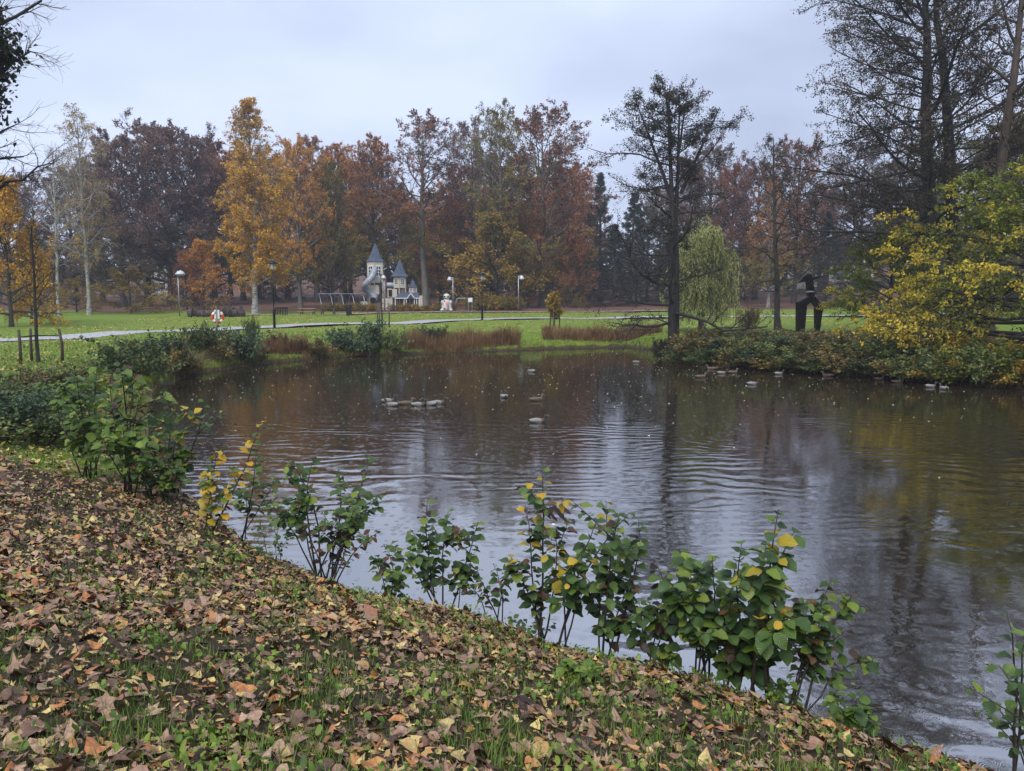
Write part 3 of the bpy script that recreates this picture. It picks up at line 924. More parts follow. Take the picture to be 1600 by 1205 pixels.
# the alder at the water's edge (two stems from one foot)
ba = pz(1050, 560, .1)
Ha = height_to(1040, 128, ba[1], .1)
ma = tree_meshes(41, H=Ha, r0=.27, W=3.6, t0=.13, n1=36, n2=9, n3=7, nl=4, leaf=.085, aspect=.75, prof='open', lj=(.45, 1.35), rl=.018, flat=.6, a_lo=1.75, a_hi=.95, trop1=.035, trop2=.03, trop3=.02, l2=.40, l3=.42, wobble=.2, twr=.008,
                 stems=[dict(H=Ha, r=.23, lean=(-.022, 0), n1=36, bias=(-.35, 0, 0), W=4.3), dict(H=Ha * .97, r=.20, lean=(.012, .03), start=(.24, .1, 0), n1=20, W=2.5, t0=.5, bias=(.25, 0, 0)),
                        dict(H=Ha * .34, r=.09, lean=(-.38, .1), start=(-.2, .1, Ha * .60), n1=10, W=2.3, t0=.25), dict(H=Ha * .30, r=.09, lean=(.42, -.1), start=(.35, .35, Ha * .62), n1=9, W=2.1, t0=.25),
                        dict(H=Ha * .22, r=.06, lean=(.15, .2), start=(.1, .3, Ha * .74), n1=7, W=1.8, t0=.25), dict(H=Ha * .2, r=.06, lean=(-.2, -.2), start=(-.25, 0, Ha * .78), n1=7, W=1.7, t0=.25)], align=.3, droop=.3, jitter=.07, thin_top=.0)
make_tree('alder_tree', ma, B_wet, F_alder, (ba[0], ba[1], -.05), 0, 'dark two stemmed alder with its foot in the pond')
# low boughs of that alder sweeping down to the water are part of its first limbs; a slim tree stands further along the bank
b2 = at(1216, 55)
H2 = height_to(1190, 215, 55, b2[2])
m2 = tree_meshes(42, H=H2, r0=.2, W=3.0, t0=.2, n1=30, n2=8, n3=6, nl=2, leaf=.1, prof='alder', a_lo=1.5, a_hi=.6, trop1=.03, wobble=.16, twr=.009, lean=(-.055, 0), jitter=.07)
make_tree('alder_tree', m2, B_dark, F_alderb, b2, 0, 'slim half bare tree between the willow and the sculpture')

# tall alders on the far bank
for (x, D, ytop, seed, ln, W, lab, r0, bias) in ((1456, 43, -150, 51, -.075, 10.4, 'tall dark alder with branches sweeping out over the lawn behind the sculpture', .46, (-.35, 0, 0)),
                                                 (1500, 44, -170, 52, -.135, 6.2, 'tall leaning alder standing close behind its neighbour on the bank', .42, (.1, 0, 0))):
    b = at(x, D); h = height_to(x, ytop, D, b[2])
    mm = tree_meshes(seed, H=h, r0=r0, W=W, t0=.22, n1=64, n2=12, n3=6, nl=11, leaf=.10, aspect=.75, prof='alder', rl=.011, flat=.6, lj=(.55, 1.2), a_lo=1.45, a_hi=.9, trop1=.01, trop2=.02, l2=.40, l3=.40, wobble=.085, twr=.009,
                     lean=(ln, 0), jitter=.08, bias=bias, align=.3, droop=.3, K1=7)
    make_tree('alder_tree', mm, B_wet, F_alderb, b, 0, lab)
# forked tree further along the bank
b = at(1538, 40); h = height_to(1560, -140, 40, b[2])
mm = tree_meshes(53, H=h, r0=.36, W=4.6, t0=.34, n1=26, n2=8, n3=6, nl=1, leaf=.10, prof='vase', a_lo=1.25, a_hi=.5, trop1=.05, wobble=.18, twr=.010, lean=(.028, 0), jitter=.08,
                 stems=[dict(), dict(H=h * .6, r=.24, start=(.3, 0, 6.6), lean=(.42, .1), n1=16, t0=.2, W=3.6)])
make_tree('forked_tree', mm, B_brown, F_alderb, b, 0, 'stout forked tree with bare crooked boughs above the yellow hornbeam')

# yellow green layered trees over the bank
b = at(1612, 31.0)
my = tree_meshes(61, H=6.3, r0=.16, W=6.8, t0=.04, n1=66, n2=13, n3=7, nl=8, flat=.22, leaf=.15, aspect=.55, prof='dome', a_lo=1.75, a_hi=1.15, trop1=-.005, trop2=-.05, trop3=-.05, l2=.36, l3=.42, wobble=.1, twr=.008, jitter=.05, droop=.45, align=.25)
make_tree('hornbeam_tree', my, B_dark, F_ygreen, b, .3, 'yellow and green hornbeam spreading flat sprays over the water')
b = at(1388, 47)
my2 = tree_meshes(62, H=5.6, r0=.12, W=3.9, t0=.1, n1=34, n2=11, n3=6, nl=7, flat=.25, leaf=.15, aspect=.55, prof='dome', a_lo=1.5, a_hi=.7, trop1=.0, trop2=-.04, trop3=-.04, l2=.38, l3=.42, twr=.008, jitter=.08, droop=.4)
make_tree('hornbeam_tree', my2, B_dark, F_ygreen, b, 1.0, 'smaller olive hornbeam with orange tips beside the sculpture')

# tree beyond the picture edge whose boughs reach into view, partly wrapped in ivy
bl = np.array([-17.4, 22.0, tz(-17.4, 22.0)])
ml = tree_meshes(71, H=17, r0=.34, W=5.0, t0=.25, n1=36, n2=9, n3=7, nl=0, prof='vase', a_lo=1.3, a_hi=.5, trop1=.05, trop2=.03, trop3=.03, wobble=.16, twr=.006)
r = make_tree('bare_tree', ml, B_wet, None, bl, 0, 'bare tree at the lawn edge with ivy wrapped around its upper boughs')
ri = np.random.default_rng(72)
cl = np.concatenate([ri.normal(0, 1, (n, 3)) * np.array(sg) + np.array(c) for c, sg, n in (((2.75, .2, 9.2), (.28, .4, .75), 1500), ((3.35, 0, 9.0), (.26, .3, .28), 420), ((2.7, .2, 7.9), (.3, .4, .5), 700), ((.3, 0, 6.5), (.6, .6, 2.0), 900))])
cv, cq = cards(ri, cl, .14 * ri.uniform(.7, 1.3, len(cl)), .85, droop=.3)
obj('ivy', mesh_np('ivy', cv, cq, mat=F_ivy), r)
for pts in ([(0, 0, 3.9), (1.4, .1, 4.7), (2.8, 0, 5.2), (3.9, -.1, 5.5), (4.6, -.1, 5.9)], [(0, 0, 5.0), (1.3, .1, 6.0), (2.5, .2, 6.5), (3.6, .1, 7.0)], [(0, 0, 6.0), (1.5, .1, 7.0), (2.7, .2, 8.0), (3.6, .1, 8.6), (4.3, .1, 8.9)],
            [(0, 0, 7.5), (1.5, 0, 8.8), (2.8, .1, 9.6), (3.7, .1, 10.1)]):
    Pb = np.array(pts)[None]; Pb = np.stack([np.interp(np.linspace(0, 1, 9), np.linspace(0, 1, len(pts)), Pb[0, :, k]) for k in range(3)], -1)[None]
    Pb[0, 1:-1] += ri.normal(0, .07, (7, 3))
    Rb = np.linspace(.085, .014, 9)[None]
    P1, R1, L1, _, _ = spawn(ri, Pb, Rb, 16, .35, 1.0, .7, lambda t, i: ri.uniform(.5, 1.3, len(t)), .03, .16, 5, .6, rmin=.007)
    P2, R2, L2, _, _ = spawn(ri, P1, R1, 7, .2, 1.0, .7, lambda t, i: ri.uniform(.25, .6, len(t)), .02, .15, 4, .6, rmin=.005)
    obj('bough', mesh_np('bough', *join_np([tubes_np(Pb, Rb, 6), tubes_np(P1, R1, 4), tubes_np(P2, R2, 3)]), mat=B_wet, smooth=True), r)
# ------------------------------------------------------------------ buildings glimpsed between the trees
brick = plain('pink_brick', (.30, .15, .13), .85, nscale=3, namt=.25)
rooft = plain('roof_tiles', (.16, .06, .045), .8, nscale=5)
pale = plain('pale_render', (.52, .50, .46), .8, nscale=2, namt=.1)
whitep = plain('white_paint', (.72, .72, .70), .5, nscale=6, namt=.08)
glass = plain('window_glass', (.03, .035, .045), .08, namt=.2)
dark_metal = plain('black_iron', (.012, .012, .013), .42, .6, nscale=14, namt=.4, bump=.15)
grey_metal = plain('galvanised_steel', (.34, .35, .37), .4, .7, nscale=10, namt=.15)
wood_dark = plain('weathered_wood', (.085, .062, .046), .75, nscale=12, namt=.4, bump=.4)
wood_new = plain('orange_wood', (.42, .20, .12), .6, nscale=9, namt=.2, bump=.2)


def building(x, D, wpx, h, mat, label, floors, cols, roofh=2.5, depth=10):
    p = at(x, D); w = wpx * D / F
    r = empty('building', p, 0, label, 'building')
    body = MB().box((0, depth / 2, h / 2 - .5), (w, depth, h + 1), b=.02).build('wall', mat, r)
    MB().add([(-w / 2 - .4, -.5, h), (w / 2 + .4, -.5, h), (w / 2 + .4, depth + .5, h), (-w / 2 - .4, depth + .5, h), (-w / 2 + 1.5, depth / 2, h + roofh), (w / 2 - 1.5, depth / 2, h + roofh)],
             [(0, 1, 5, 4), (2, 3, 4, 5), (1, 2, 5), (3, 0, 4), (3, 2, 1, 0)]).build('roof', rooft, r)
    fr = MB().box((0, 0, 0), (1.5, .12, 1.6)).mesh('window', whitep)
    gl = MB().box((0, -.05, 0), (1.2, .08, 1.3)).mesh('pane', glass)
    for f in range(floors):
        for c in range(cols):
            wx = (c + .5) / cols * w - w / 2; wz = (f + .55) * h / floors
            q = obj('window', fr, r, (wx, -.03, wz)); obj('pane', gl, q)
    return r


building(770, 168, 250, 17.5, brick, 'pink brick apartment block behind the beeches', 6, 11, 3.2)
building(262, 160, 60, 7.5, pale, 'pale house glimpsed through the wood beside the lamp post', 2, 4)
building(1290, 150, 150, 6.0, pale, 'pale low house glimpsed beyond the sculpture', 2, 7)

# ------------------------------------------------------------------ play castle
roofblue = plain('slate_blue_roof', (.055, .075, .115), .45, nscale=3, namt=.25)
cream = plain('cream_panel', (.50, .46, .39), .6, nscale=4, namt=.12)
brownp = plain('brown_panel', (.17, .10, .085), .6, nscale=4, namt=.2)
slidem = plain('grey_plastic_tube', (.30, .33, .39), .3, nscale=3, namt=.08)
painted_dark = plain('painted_dark_interior', (.006, .006, .007), .9)  # near-black colour stands in for shade inside the slide mouth and doorway
cp = at(585, 98)
castle = empty('play_castle', cp, 0, 'play castle with pointed blue roofs, grey tube slide and cream walls', 'playground')
U = .0082


def cx_(x):
    return (x - 300) * U


def cz_(y):
    return (1110 - y) * U


def tower(x0, x1, y_foot, y_eave, y_apex, eave0, eave1, yy, nwin=True, S=6):
    cx = (cx_(x0) + cx_(x1)) / 2; rr = (cx_(x1) - cx_(x0)) / 2 / math.cos(PI / 6) * .98
    e = (cx_(eave1) - cx_(eave0)) / 2 / math.cos(PI / 6); ze, za, zf = cz_(y_eave), cz_(y_apex), cz_(y_foot)
    t = empty('tower', (cx, yy, 0)); t.parent = castle
    MB().lathe([(e, ze), (e * .98, ze + .07), (e * .72, ze + (za - ze) * .16), (.02, za)], S, rot=PI / 6).build('roof', roofblue, t)
    # wall panels: six faces, each its own board frame
    for k in range(S):
        w = 2 * PI * (k + .5) / S + PI / 6
        ap = rr * math.cos(PI / S)
        n = Vector((math.cos(w), math.sin(w), 0))
        wid = 2 * rr * math.sin(PI / S)
        front = abs(math.sin(w) + 1) < .02
        m = brownp if (front and nwin == 'slide') else cream
        MB().box((n.x * ap, n.y * ap, (ze + zf) / 2), (.06, wid * .94, ze - zf), rz=w).build('panel', m, t)
        MB().box((math.cos(w + PI / S) * rr, math.sin(w + PI / S) * rr, (ze) / 2), (.1, .1, ze), rz=w).build('post', cream, t)
        if n.y < .1 and not (front and nwin == 'slide'):
            q = MB().box((n.x * (ap + .035), n.y * (ap + .035), zf + (ze - zf) * .55), (.04, wid * .62, (ze - zf) * .55), rz=w).build('window', whitep, t)
            for a in (-1, 1):
                for bz in (-1, 0, 1):
                    tx, ty = -math.sin(w), math.cos(w)
                    MB().box((n.x * (ap + .06) + tx * a * wid * .14, n.y * (ap + .06) + ty * a * wid * .14, zf + (ze - zf) * (.55 + bz * .155)), (.03, wid * .2, (ze - zf) * .12), rz=w).build('pane', glass, q)
    return t


tower(185, 420, 700, 375, 80, 160, 430, 1.4, 'slide')
tower(590, 770, 780, 605, 330, 550, 815, 1.4)
tower(838, 945, 850, 772, 645, 815, 955, .9)
MB().box((cx_(305), .2, cz_(810)), (cx_(375) - cx_(240), .08, cz_(760) - cz_(900))).build('panel', cream, castle)
# tube slide: bulges left, turns and comes out at the front
sp = [(cx_(300), .35, cz_(520)), (cx_(305), -.2, cz_(545)), (cx_(285), -.55, cz_(610)), (cx_(235), -.75, cz_(680)), (cx_(180), -.6, cz_(730)), (cx_(160), -.1, cz_(775)),
      (cx_(185), .35, cz_(820)), (cx_(250), .35, cz_(865)), (cx_(300), 0.0, cz_(915)), (cx_(312), -.7, cz_(958)), (cx_(312), -1.3, cz_(972))]
spv = [Vector(p) for p in sp]
dense = []
for i in range(len(spv) - 1):
    p0, p1, p2, p3 = spv[max(i - 1, 0)], spv[i], spv[i + 1], spv[min(i + 2, len(spv) - 1)]
    for k in range(5):
        t = k / 5
        dense.append(.5 * ((2 * p1) + (p2 - p0) * t + (2 * p0 - 5 * p1 + 4 * p2 - p3) * t * t + (3 * p1 - p0 - 3 * p2 + p3) * t ** 3))
dense.append(spv[-1])
sl_ = MB().tube(dense, .39, 14, cap=False).build('slide_tube', slidem, castle, smooth=True)
for k in range(3, len(dense) - 1, 4):
    tdir = (dense[k + 1] - dense[k - 1]).normalized() * .04
    MB().tube([dense[k] - tdir, dense[k] + tdir], .43, 14, cap=False).build('ring', slidem, sl_, smooth=True)
MB().tube([dense[-1] + Vector((0, .02, 0)), dense[-1] + Vector((0, .06, 0))], .36, 14).build('opening_shade', painted_dark, sl_)
MB().lathe([(.42, 0), (.40, .12), (.28, .3), (.05, .38)], 12, (cx_(302), .1, cz_(520))).build('slide_hood', slidem, castle)
MB().tube([(cx_(415), 1.3, cz_(735)), (cx_(520), 1.3, cz_(735)), (cx_(640), 1.3, cz_(735))], .34, 14).build('tube_bridge', slidem, castle, smooth=True)
# little shop front with gable
house = empty('shop_front', (0, 0, 0)); house.parent = castle
MB().add([(cx_(630), -.6, cz_(935)), (cx_(1000), -.6, cz_(935)), (cx_(985), .5, cz_(855)), (cx_(690), .5, cz_(855)), (cx_(985), 1.6, cz_(935)), (cx_(630), 1.6, cz_(935))],
         [(0, 1, 2, 3), (3, 2, 4, 5), (1, 4, 2), (0, 3, 5)]).build('roof', roofblue, house)
for x in (635, 770, 805, 930, 965, 1000):
    MB().box((cx_(x), -.5, cz_(1020)), (.09, .09, cz_(930) - cz_(1110))).build('post', whitep, house)
MB().box((cx_(880) - .22, -.78, cz_(900)), (.72, .09, .10), ry=-PI * .29).build('bargeboard', whitep, house)
MB().box((cx_(880) + .22, -.78, cz_(900)), (.72, .09, .10), ry=PI * .29).build('bargeboard', whitep, house)
MB().prism([(cx_(880) - .42, cz_(945)), (cx_(880) + .42, cz_(945)), (cx_(880), cz_(862))], -.72, .3).build('gable', roofblue, house)
MB().box((cx_(815), -.62, cz_(940)), (cx_(1000) - cx_(630), .06, .1)).build('fascia', whitep, house)
MB().box((cx_(815), .7, cz_(1020)), (2.6, .08, 1.3)).build('panel', brownp, house)
for x0, x1, y0 in ((110, 215, 990), (440, 600, 940), (690, 990, 1040), (1010, 1060, 900), (225, 380, 1060)):
    for k in range(max(1, int((x1 - x0) / 24))):
        xc = x0 + (k + .5) * (x1 - x0) / max(1, int((x1 - x0) / 24))
        MB().box((cx_(xc), -.9, cz_((y0 + 1112) / 2)), (24 * U * .92, .05, cz_(y0) - cz_(1112))).build('board', cream, castle)
for x0, x1, y0, y1 in ((490, 560, 790, 940), (560, 640, 800, 930), (660, 745, 785, 870), (430, 470, 640, 940)):
    MB().box(((cx_(x0) + cx_(x1)) / 2, .9, (cz_(y0) + cz_(y1)) / 2), (cx_(x1) - cx_(x0), .07, cz_(y0) - cz_(y1))).build('panel', brownp if x0 in (660, 430) else cream, castle)
MB().box((cx_(535), .84, cz_(860)), (.45, .07, .85)).build('doorway_shade', painted_dark, castle)
MB().box((cx_(600), 1.3, cz_(935)), (5.6, 2.2, .12)).build('platform', wood_dark, castle)

# ------------------------------------------------------------------ playground furniture
def swing_frame(x0, x1, D, ytop, label):
    p0, p1 = at(x0, D), at(x1, D + 3)
    L_ = float(np.linalg.norm(p1[:2] - p0[:2])); ang = math.atan2(p1[1] - p0[1], p1[0] - p0[0])
    r = empty('swing_frame', p0, ang, label, 'swing')
    h = height_to(x0, ytop, D, p0[2])
    MB().tube([(0, 0, h), (L_, 0, h)], .05, 8).build('top_bar', grey_metal, r)
    for k in range(5):
        xk = L_ * k / 4
        for s in (-1, 1):
            MB().tube([(xk, s * 1.25, -.05), (xk, s * 1.05, h * .35), (xk, s * .6, h * .8), (xk, s * .12, h)], .045, 8).build('leg', grey_metal, r, smooth=True)
    for k in range(4):
        xk = L_ * (k + .5) / 4
        for s in (-.22, .22):
            MB().tube([(xk + s, 0, h), (xk + s, .02, .55)], .012, 5).build('chain', dark_metal, r)
        MB().box((xk, 0, .52), (.5, .2, .05)).build('seat', dark_metal, r)
    return r


swing_frame(498, 566, 95, 459, 'long steel swing frame with arched legs beside the castle')


def picnic(x, D, top, label, w=1.9):
    p = at(x, D)
    r = empty('picnic_table', p, .05, label, 'table', 'picnic tables on the lawn')
    for k in range(5):
        MB().box((0, -.32 + k * .16, .74), (w, .15, .05)).build('board', top, r)
    for s in (-1, 1):
        for j in range(2):
            MB().box((0, s * (.68 + j * .15), .44), (w, .14, .05)).build('seat_board', top if s < 0 else wood_dark, r)
        MB().box((s * w * .34, 0, .38), (.07, 1.6, .09)).build('beam', wood_dark, r)
        for q in (-1, 1):
            MB().box((s * w * .34, q * .42, .35), (.07, .09, .86), rx=q * .42).build('leg', wood_dark, r)
    return r


picnic(481, 84.5, wood_new, 'picnic table with an orange wooden top')
picnic(513, 85.0, wood_dark, 'dark weathered picnic table beside the orange one')
p = at(440, 82.5)
t = empty('barbecue_table', p, 0, 'black iron barbecue stand with four legs by the lamp post', 'barbecue')
MB().box((0, 0, .72), (1.2, .7, .09)).build('tray', dark_metal, t)
MB().box((0, 0, .79), (1.1, .6, .04)).build('grate', dark_metal, t)
for sx in (-1, -.33, .33, 1):
    for sy in (-1, 1):
        MB().box((sx * .52, sy * .28, .33), (.07, .07, .72)).build('leg', dark_metal, t)
p = at(545.5, 84)
t = empty('litter_bin', p, 0, 'dark square litter bin on the sandy path', 'bin')
MB().box((0, 0, .45), (.52, .52, .98), b=.05).build('body', dark_metal, t)
MB().box((0, 0, 1.13), (.58, .58, .07), b=.02).build('lid', dark_metal, t)
for s in (-1, 1):
    MB().box((s * .24, 0, 1.02), (.05, .5, .2)).build('upright', dark_metal, t)

# spotted animal figure
p = at(698, 94)
spotw = plain('white_fibreglass', (.52, .53, .50), .4, namt=.05)
pinkp = plain('faded_pink_paint', (.55, .25, .22), .5)
sp_ = empty('spotted_play_figure', p, 0, 'white play figure with black spots and a pink chest', 'play figure')
MB().lathe([(.05, 0), (.62, .02), (.66, .35), (.58, .75), (.46, 1.15), (.36, 1.35), (.2, 1.45)], 18, sy=.8).build('body', spotw, sp_, smooth=True)
hd = MB().lathe([(.05, -.36), (.25, -.3), (.40, -.08), (.40, .12), (.28, .3), (.05, .38)], 18, (0, -.08, 1.72), sy=.9).build('head', spotw, sp_, smooth=True)
for s in (-1, 1):
    MB().lathe([(.03, -.08), (.12, 0), (.03, .08)], 10, (s * .22, -.42, 1.74), sy=.5).build('eye', dark_metal, hd, smooth=True)
    MB().lathe([(.04, -.25), (.15, -.1), (.15, .1), (.05, .25)], 10, (s * .52, -.1, 1.05)).build('arm', spotw, sp_, smooth=True)
    MB().lathe([(.05, 0), (.24, .03), (.2, .2), (.05, .3)], 12, (s * .55, -.35, 0)).build('foot', spotw, sp_, smooth=True)
MB().lathe([(.05, 0), (.2, .05), (.2, .85), (.08, 1.1)], 12, (.12, -.42, .1), sy=.45).build('chest', pinkp, sp_, smooth=True)
for (a, z, q) in ((-1.9, .3, .1), (-1.2, .95, .09), (-2.4, .8, .09), (-.5, .5, .1), (-2.0, 1.2, .08), (-2.9, .4, .1), (.2, .9, .09)):
    rr = .64 if z < .5 else .52
    MB().lathe([(.02, -q), (q, 0), (.02, q)], 10, (math.cos(a) * rr, math.sin(a) * rr * .8, z)).build('spot', dark_metal, sp_, smooth=True)

p = at(722, 95)
t = empty('climbing_frame', p, 0, 'low steel climbing frame between the spotted figure and the notice board', 'climbing frame')
for yy in (-.5, .5):
    MB().tube([(-.85, yy, 0), (-.75, yy, 1.0), (-.6, yy, 1.45), (-.35, yy, 1.55), (.75, yy, 1.55), (.8, yy, 0)], .045, 8).build('rail', grey_metal, t, smooth=True)
for k in range(5):
    MB().tube([(-.6 + k * .32, -.5, 1.53), (-.6 + k * .32, .5, 1.53)], .03, 6).build('rung', grey_metal, t)
p = at(735, 94)
t = empty('notice_board', p, 0, 'white notice board on two steel posts', 'sign')
for s in (-1, 1):
    MB().tube([(s * .2, 0, 0), (s * .2, 0, 1.6)], .035, 8).build('post', grey_metal, t)
MB().box((0, -.04, 1.35), (.5, .05, .5)).build('board', whitep, t)

# fallen logs
logm = bark('log_bark', (.010, .008, .007), (.085, .06, .048), 3.5, 1.0)
logend = plain('log_cut_end', (.17, .09, .055), .8, nscale=8)
rl = np.random.default_rng(9)
for (x, y, w, r0, rz, lab) in ((303, 496, 1.2, .42, .5, 'short dark gnarled log at the pale lamp post end of the row'), (327, 496, 2.3, .40, .06, 'long dark log lying behind the lifebuoy'),
                               (352, 495, 1.9, .50, -.1, 'thick brown log with a cut end in the middle of the row'), (370, 495, 1.5, .44, .08, 'dark log with an upright branch stub beside the golden birch')):
    p = pg(x, y)
    r = empty('log', p, rz, lab, 'log', 'fallen logs on the lawn')
    n = 9
    pts = [(-w / 2 + w * i / (n - 1), rl.normal(0, .05), r0 * .85 + rl.normal(0, .05)) for i in range(n)]
    MB().tube(pts, [r0 * (.9 + .18 * rl.normal()) for _ in range(n)], 11).build('trunk', logm, r)
    for s in (0, -1):
        q = Vector(pts[s]); dx = .015 if s else -.015
        MB().tube([q, q + Vector((dx, 0, 0))], r0 * .78, 11).build('cut_end', logend, r)
    if x in (370, 352):
        MB().tube([(w * .25, 0, r0 * 1.5), (w * .28, 0, r0 * 2.2), (w * .2, 0, r0 * 2.9)], [.13, .09, .06], 7).build('stub', logm, r)
        MB().tube([(w * .28, 0, r0 * 1.9), (w * .42, 0, r0 * 2.5)], [.08, .05], 7).build('stub', logm, r)

# lamps
milk = plain('milky_lamp_glass', (.50, .52, .56), .25, namt=.04)


def lamp_classic(x, y, ytop, label):
    p = pg(x, y); h = height_to(x, ytop, p[1], p[2])
    r = empty('street_lamp', p, 0, label, 'street lamp', 'black lantern lamps along the path')
    MB().lathe([(.10, -.1), (.10, 1.35), (.075, 1.42), (.045, 1.5)], 12).build('base', dark_metal, r, smooth=True)
    MB().lathe([(.042, 1.45), (.036, h - .7)], 10).build('pole', dark_metal, r, smooth=True)
    MB().lathe([(.06, h - .72), (.16, h - .55), (.20, h - .22)], 12).build('glass', milk, r, smooth=True)
    for k in range(4):
        a = PI / 4 + k * PI / 2
        MB().tube([(math.cos(a) * .07, math.sin(a) * .07, h - .72), (math.cos(a) * .27, math.sin(a) * .27, h - .2)], .016, 5).build('bracket', dark_metal, r)
    MB().lathe([(.40, h - .24), (.40, h - .18), (.22, h - .06), (.06, h)], 16).build('cap', dark_metal, r, smooth=True)


lamp_classic(429, 513, 407, 'black lantern lamp standing where the path passes the barbecue')
lamp_classic(753.5, 501, 426, 'black lantern lamp on the lawn in front of the notice board')


def lamp_dome(x, D, ytop, side, label, wide=.5):
    p = at(x, D); h = height_to(x, ytop, D, p[2])
    r = empty('street_lamp', p, 0, label, 'street lamp', 'grey lamps with white domes')
    MB().lathe([(.075, -.1), (.055, h)], 10).build('pole', grey_metal, r, smooth=True)
    MB().tube([(0, 0, h - .1), (side * .5, 0, h + .02), (side * .62, 0, h - .02)], .03, 6).build('arm', grey_metal, r)
    MB().lathe([(wide, h - .42), (wide * .95, h - .3), (wide * .6, h - .1), (.08, h)], 16, (side * .45, 0, 0)).build('dome', milk, r, smooth=True)
    MB().lathe([(wide * .55, h - .56), (wide * .9, h - .43)], 14, (side * .45, 0, 0)).build('diffuser', grey_metal, r, smooth=True)


lamp_dome(281, 82, 423, .6, 'grey lamp with a wide white dome beside the logs', .52)
lamp_dome(708, 96, 433, -.9, 'grey lamp with a white dome beside the spotted figure', .32)
lamp_dome(810, 95, 431, .9, 'grey lamp with a white dome beside the pale grey tree trunk', .32)
lamp_dome(601, 93, 430, -.1, 'slim lamp with a white dome in front of the tall castle tower', .3)

# lifebuoy on its post
p = pg(340, 531)
post = empty('lifebuoy_post', p, 0, 'grey steel post carrying the lifebuoy at the pond edge', 'post')
MB().tube([(0, 0, -.2), (0, 0, 1.9)], .035, 8).build('pole', grey_metal, post)
MB().box((0, .05, 1.45), (.3, .02, .5)).build('board', whitep, post)
orangep = plain('orange_red_buoy', (.55, .07, .02), .45, namt=.1)
buoy = empty('lifebuoy', (p[0], p[1] + .14, p[2] + 1.28), .35, 'orange and white ring lifebuoy hanging on the post by the pond', 'lifebuoy')
for k in range(8):
    a0 = k * PI / 4 - PI / 8; w = PI / 4
    w2 = (w * 1.35, w * .65)[k % 2]
    cen = k * PI / 4
    MB().tube([(math.cos(cen + w2 * (q / 8 - .5)) * .29, 0, math.sin(cen + w2 * (q / 8 - .5)) * .29) for q in range(9)], .09 if k % 2 == 0 else .096, 10).build(
        'ring_segment', orangep if k % 2 == 0 else whitep, buoy, smooth=True)

# abstract iron sculpture
ps = at(1262, 49.5)
SU = .00417
scu = empty('sculpture', ps, .12, 'tall black iron sculpture on two angular legs on the far bank', 'sculpture')


def sp2(L_):
    return [((x - 425) * SU, (1085 - y) * SU + .05) for x, y in L_]


for nm, poly, y0, y1 in (('leg', [(225, 595), (430, 490), (500, 510), (465, 568), (365, 640), (345, 1050), (245, 1050)], -.25, .25),
                         ('leg', [(455, 567), (497, 498), (640, 655), (604, 1050), (553, 1050), (528, 662)], -.2, .22),
                         ('collar', [(388, 438), (500, 428), (500, 470), (470, 520), (410, 515)], -.22, .22),
                         ('torso', [(365, 262), (455, 262), (482, 400), (496, 432), (392, 442)], -.19, .2),
                         ('head', [(215, 318), (300, 215), (370, 168), (425, 176), (452, 216), (575, 200), (588, 222), (470, 262), (370, 268), (250, 308)], -.17, .17),
                         ('base', [(215, 1044), (640, 1044), (640, 1120), (215, 1120)], -.35, .35)):
    MB().prism(sp2(poly), y0, y1, .93).build(nm, dark_metal, scu)
ring = MB().lathe([(.27, 0), (.28, .05), (.27, .1)], 12, (((440 - 425) * SU), 0, (1085 - 440) * SU)).build('neck_ring', grey_metal, scu)

# ------------------------------------------------------------------ stones at the far shore
stonem = plain('grey_stone', (.20, .19, .17), .8, nscale=5, namt=.35, bump=.5)
for (x, y, w, lab) in ((985, 541, .8, 'grey boulder at the reeds beside the alder'), (1104, 566, 1.0, 'pale pointed boulder under the bank shrubs')):
    q = pz(x, y, .02); rs = np.random.default_rng(int(x))
    bm = MB().lathe([(.1, -.2), (.46, -.15), (.5, .08), (.38, .28), (.2, .42), (.04, .46)], 12)
    bm.v = [(v[0] * w * (1 + rs.normal(0, .07)), v[1] * w * .7, v[2] * w * (1 + rs.normal(0, .06))) for v in bm.v]
    tag(bm.build('boulder', stonem, None, q, smooth=True), lab, 'boulder')

# ------------------------------------------------------------------ ducks
D_body = plain('duck_grey', (.22, .21, .20), .7, nscale=30, namt=.25)
D_head = plain('duck_dark_head', (.012, .025, .016), .4)
D_breast = plain('duck_brown', (.09, .05, .032), .7, nscale=30)
D_bill = plain('duck_bill', (.36, .26, .04), .5)
D_brown = plain('duck_mottled_brown', (.12, .088, .06), .8, nscale=40, namt=.5)


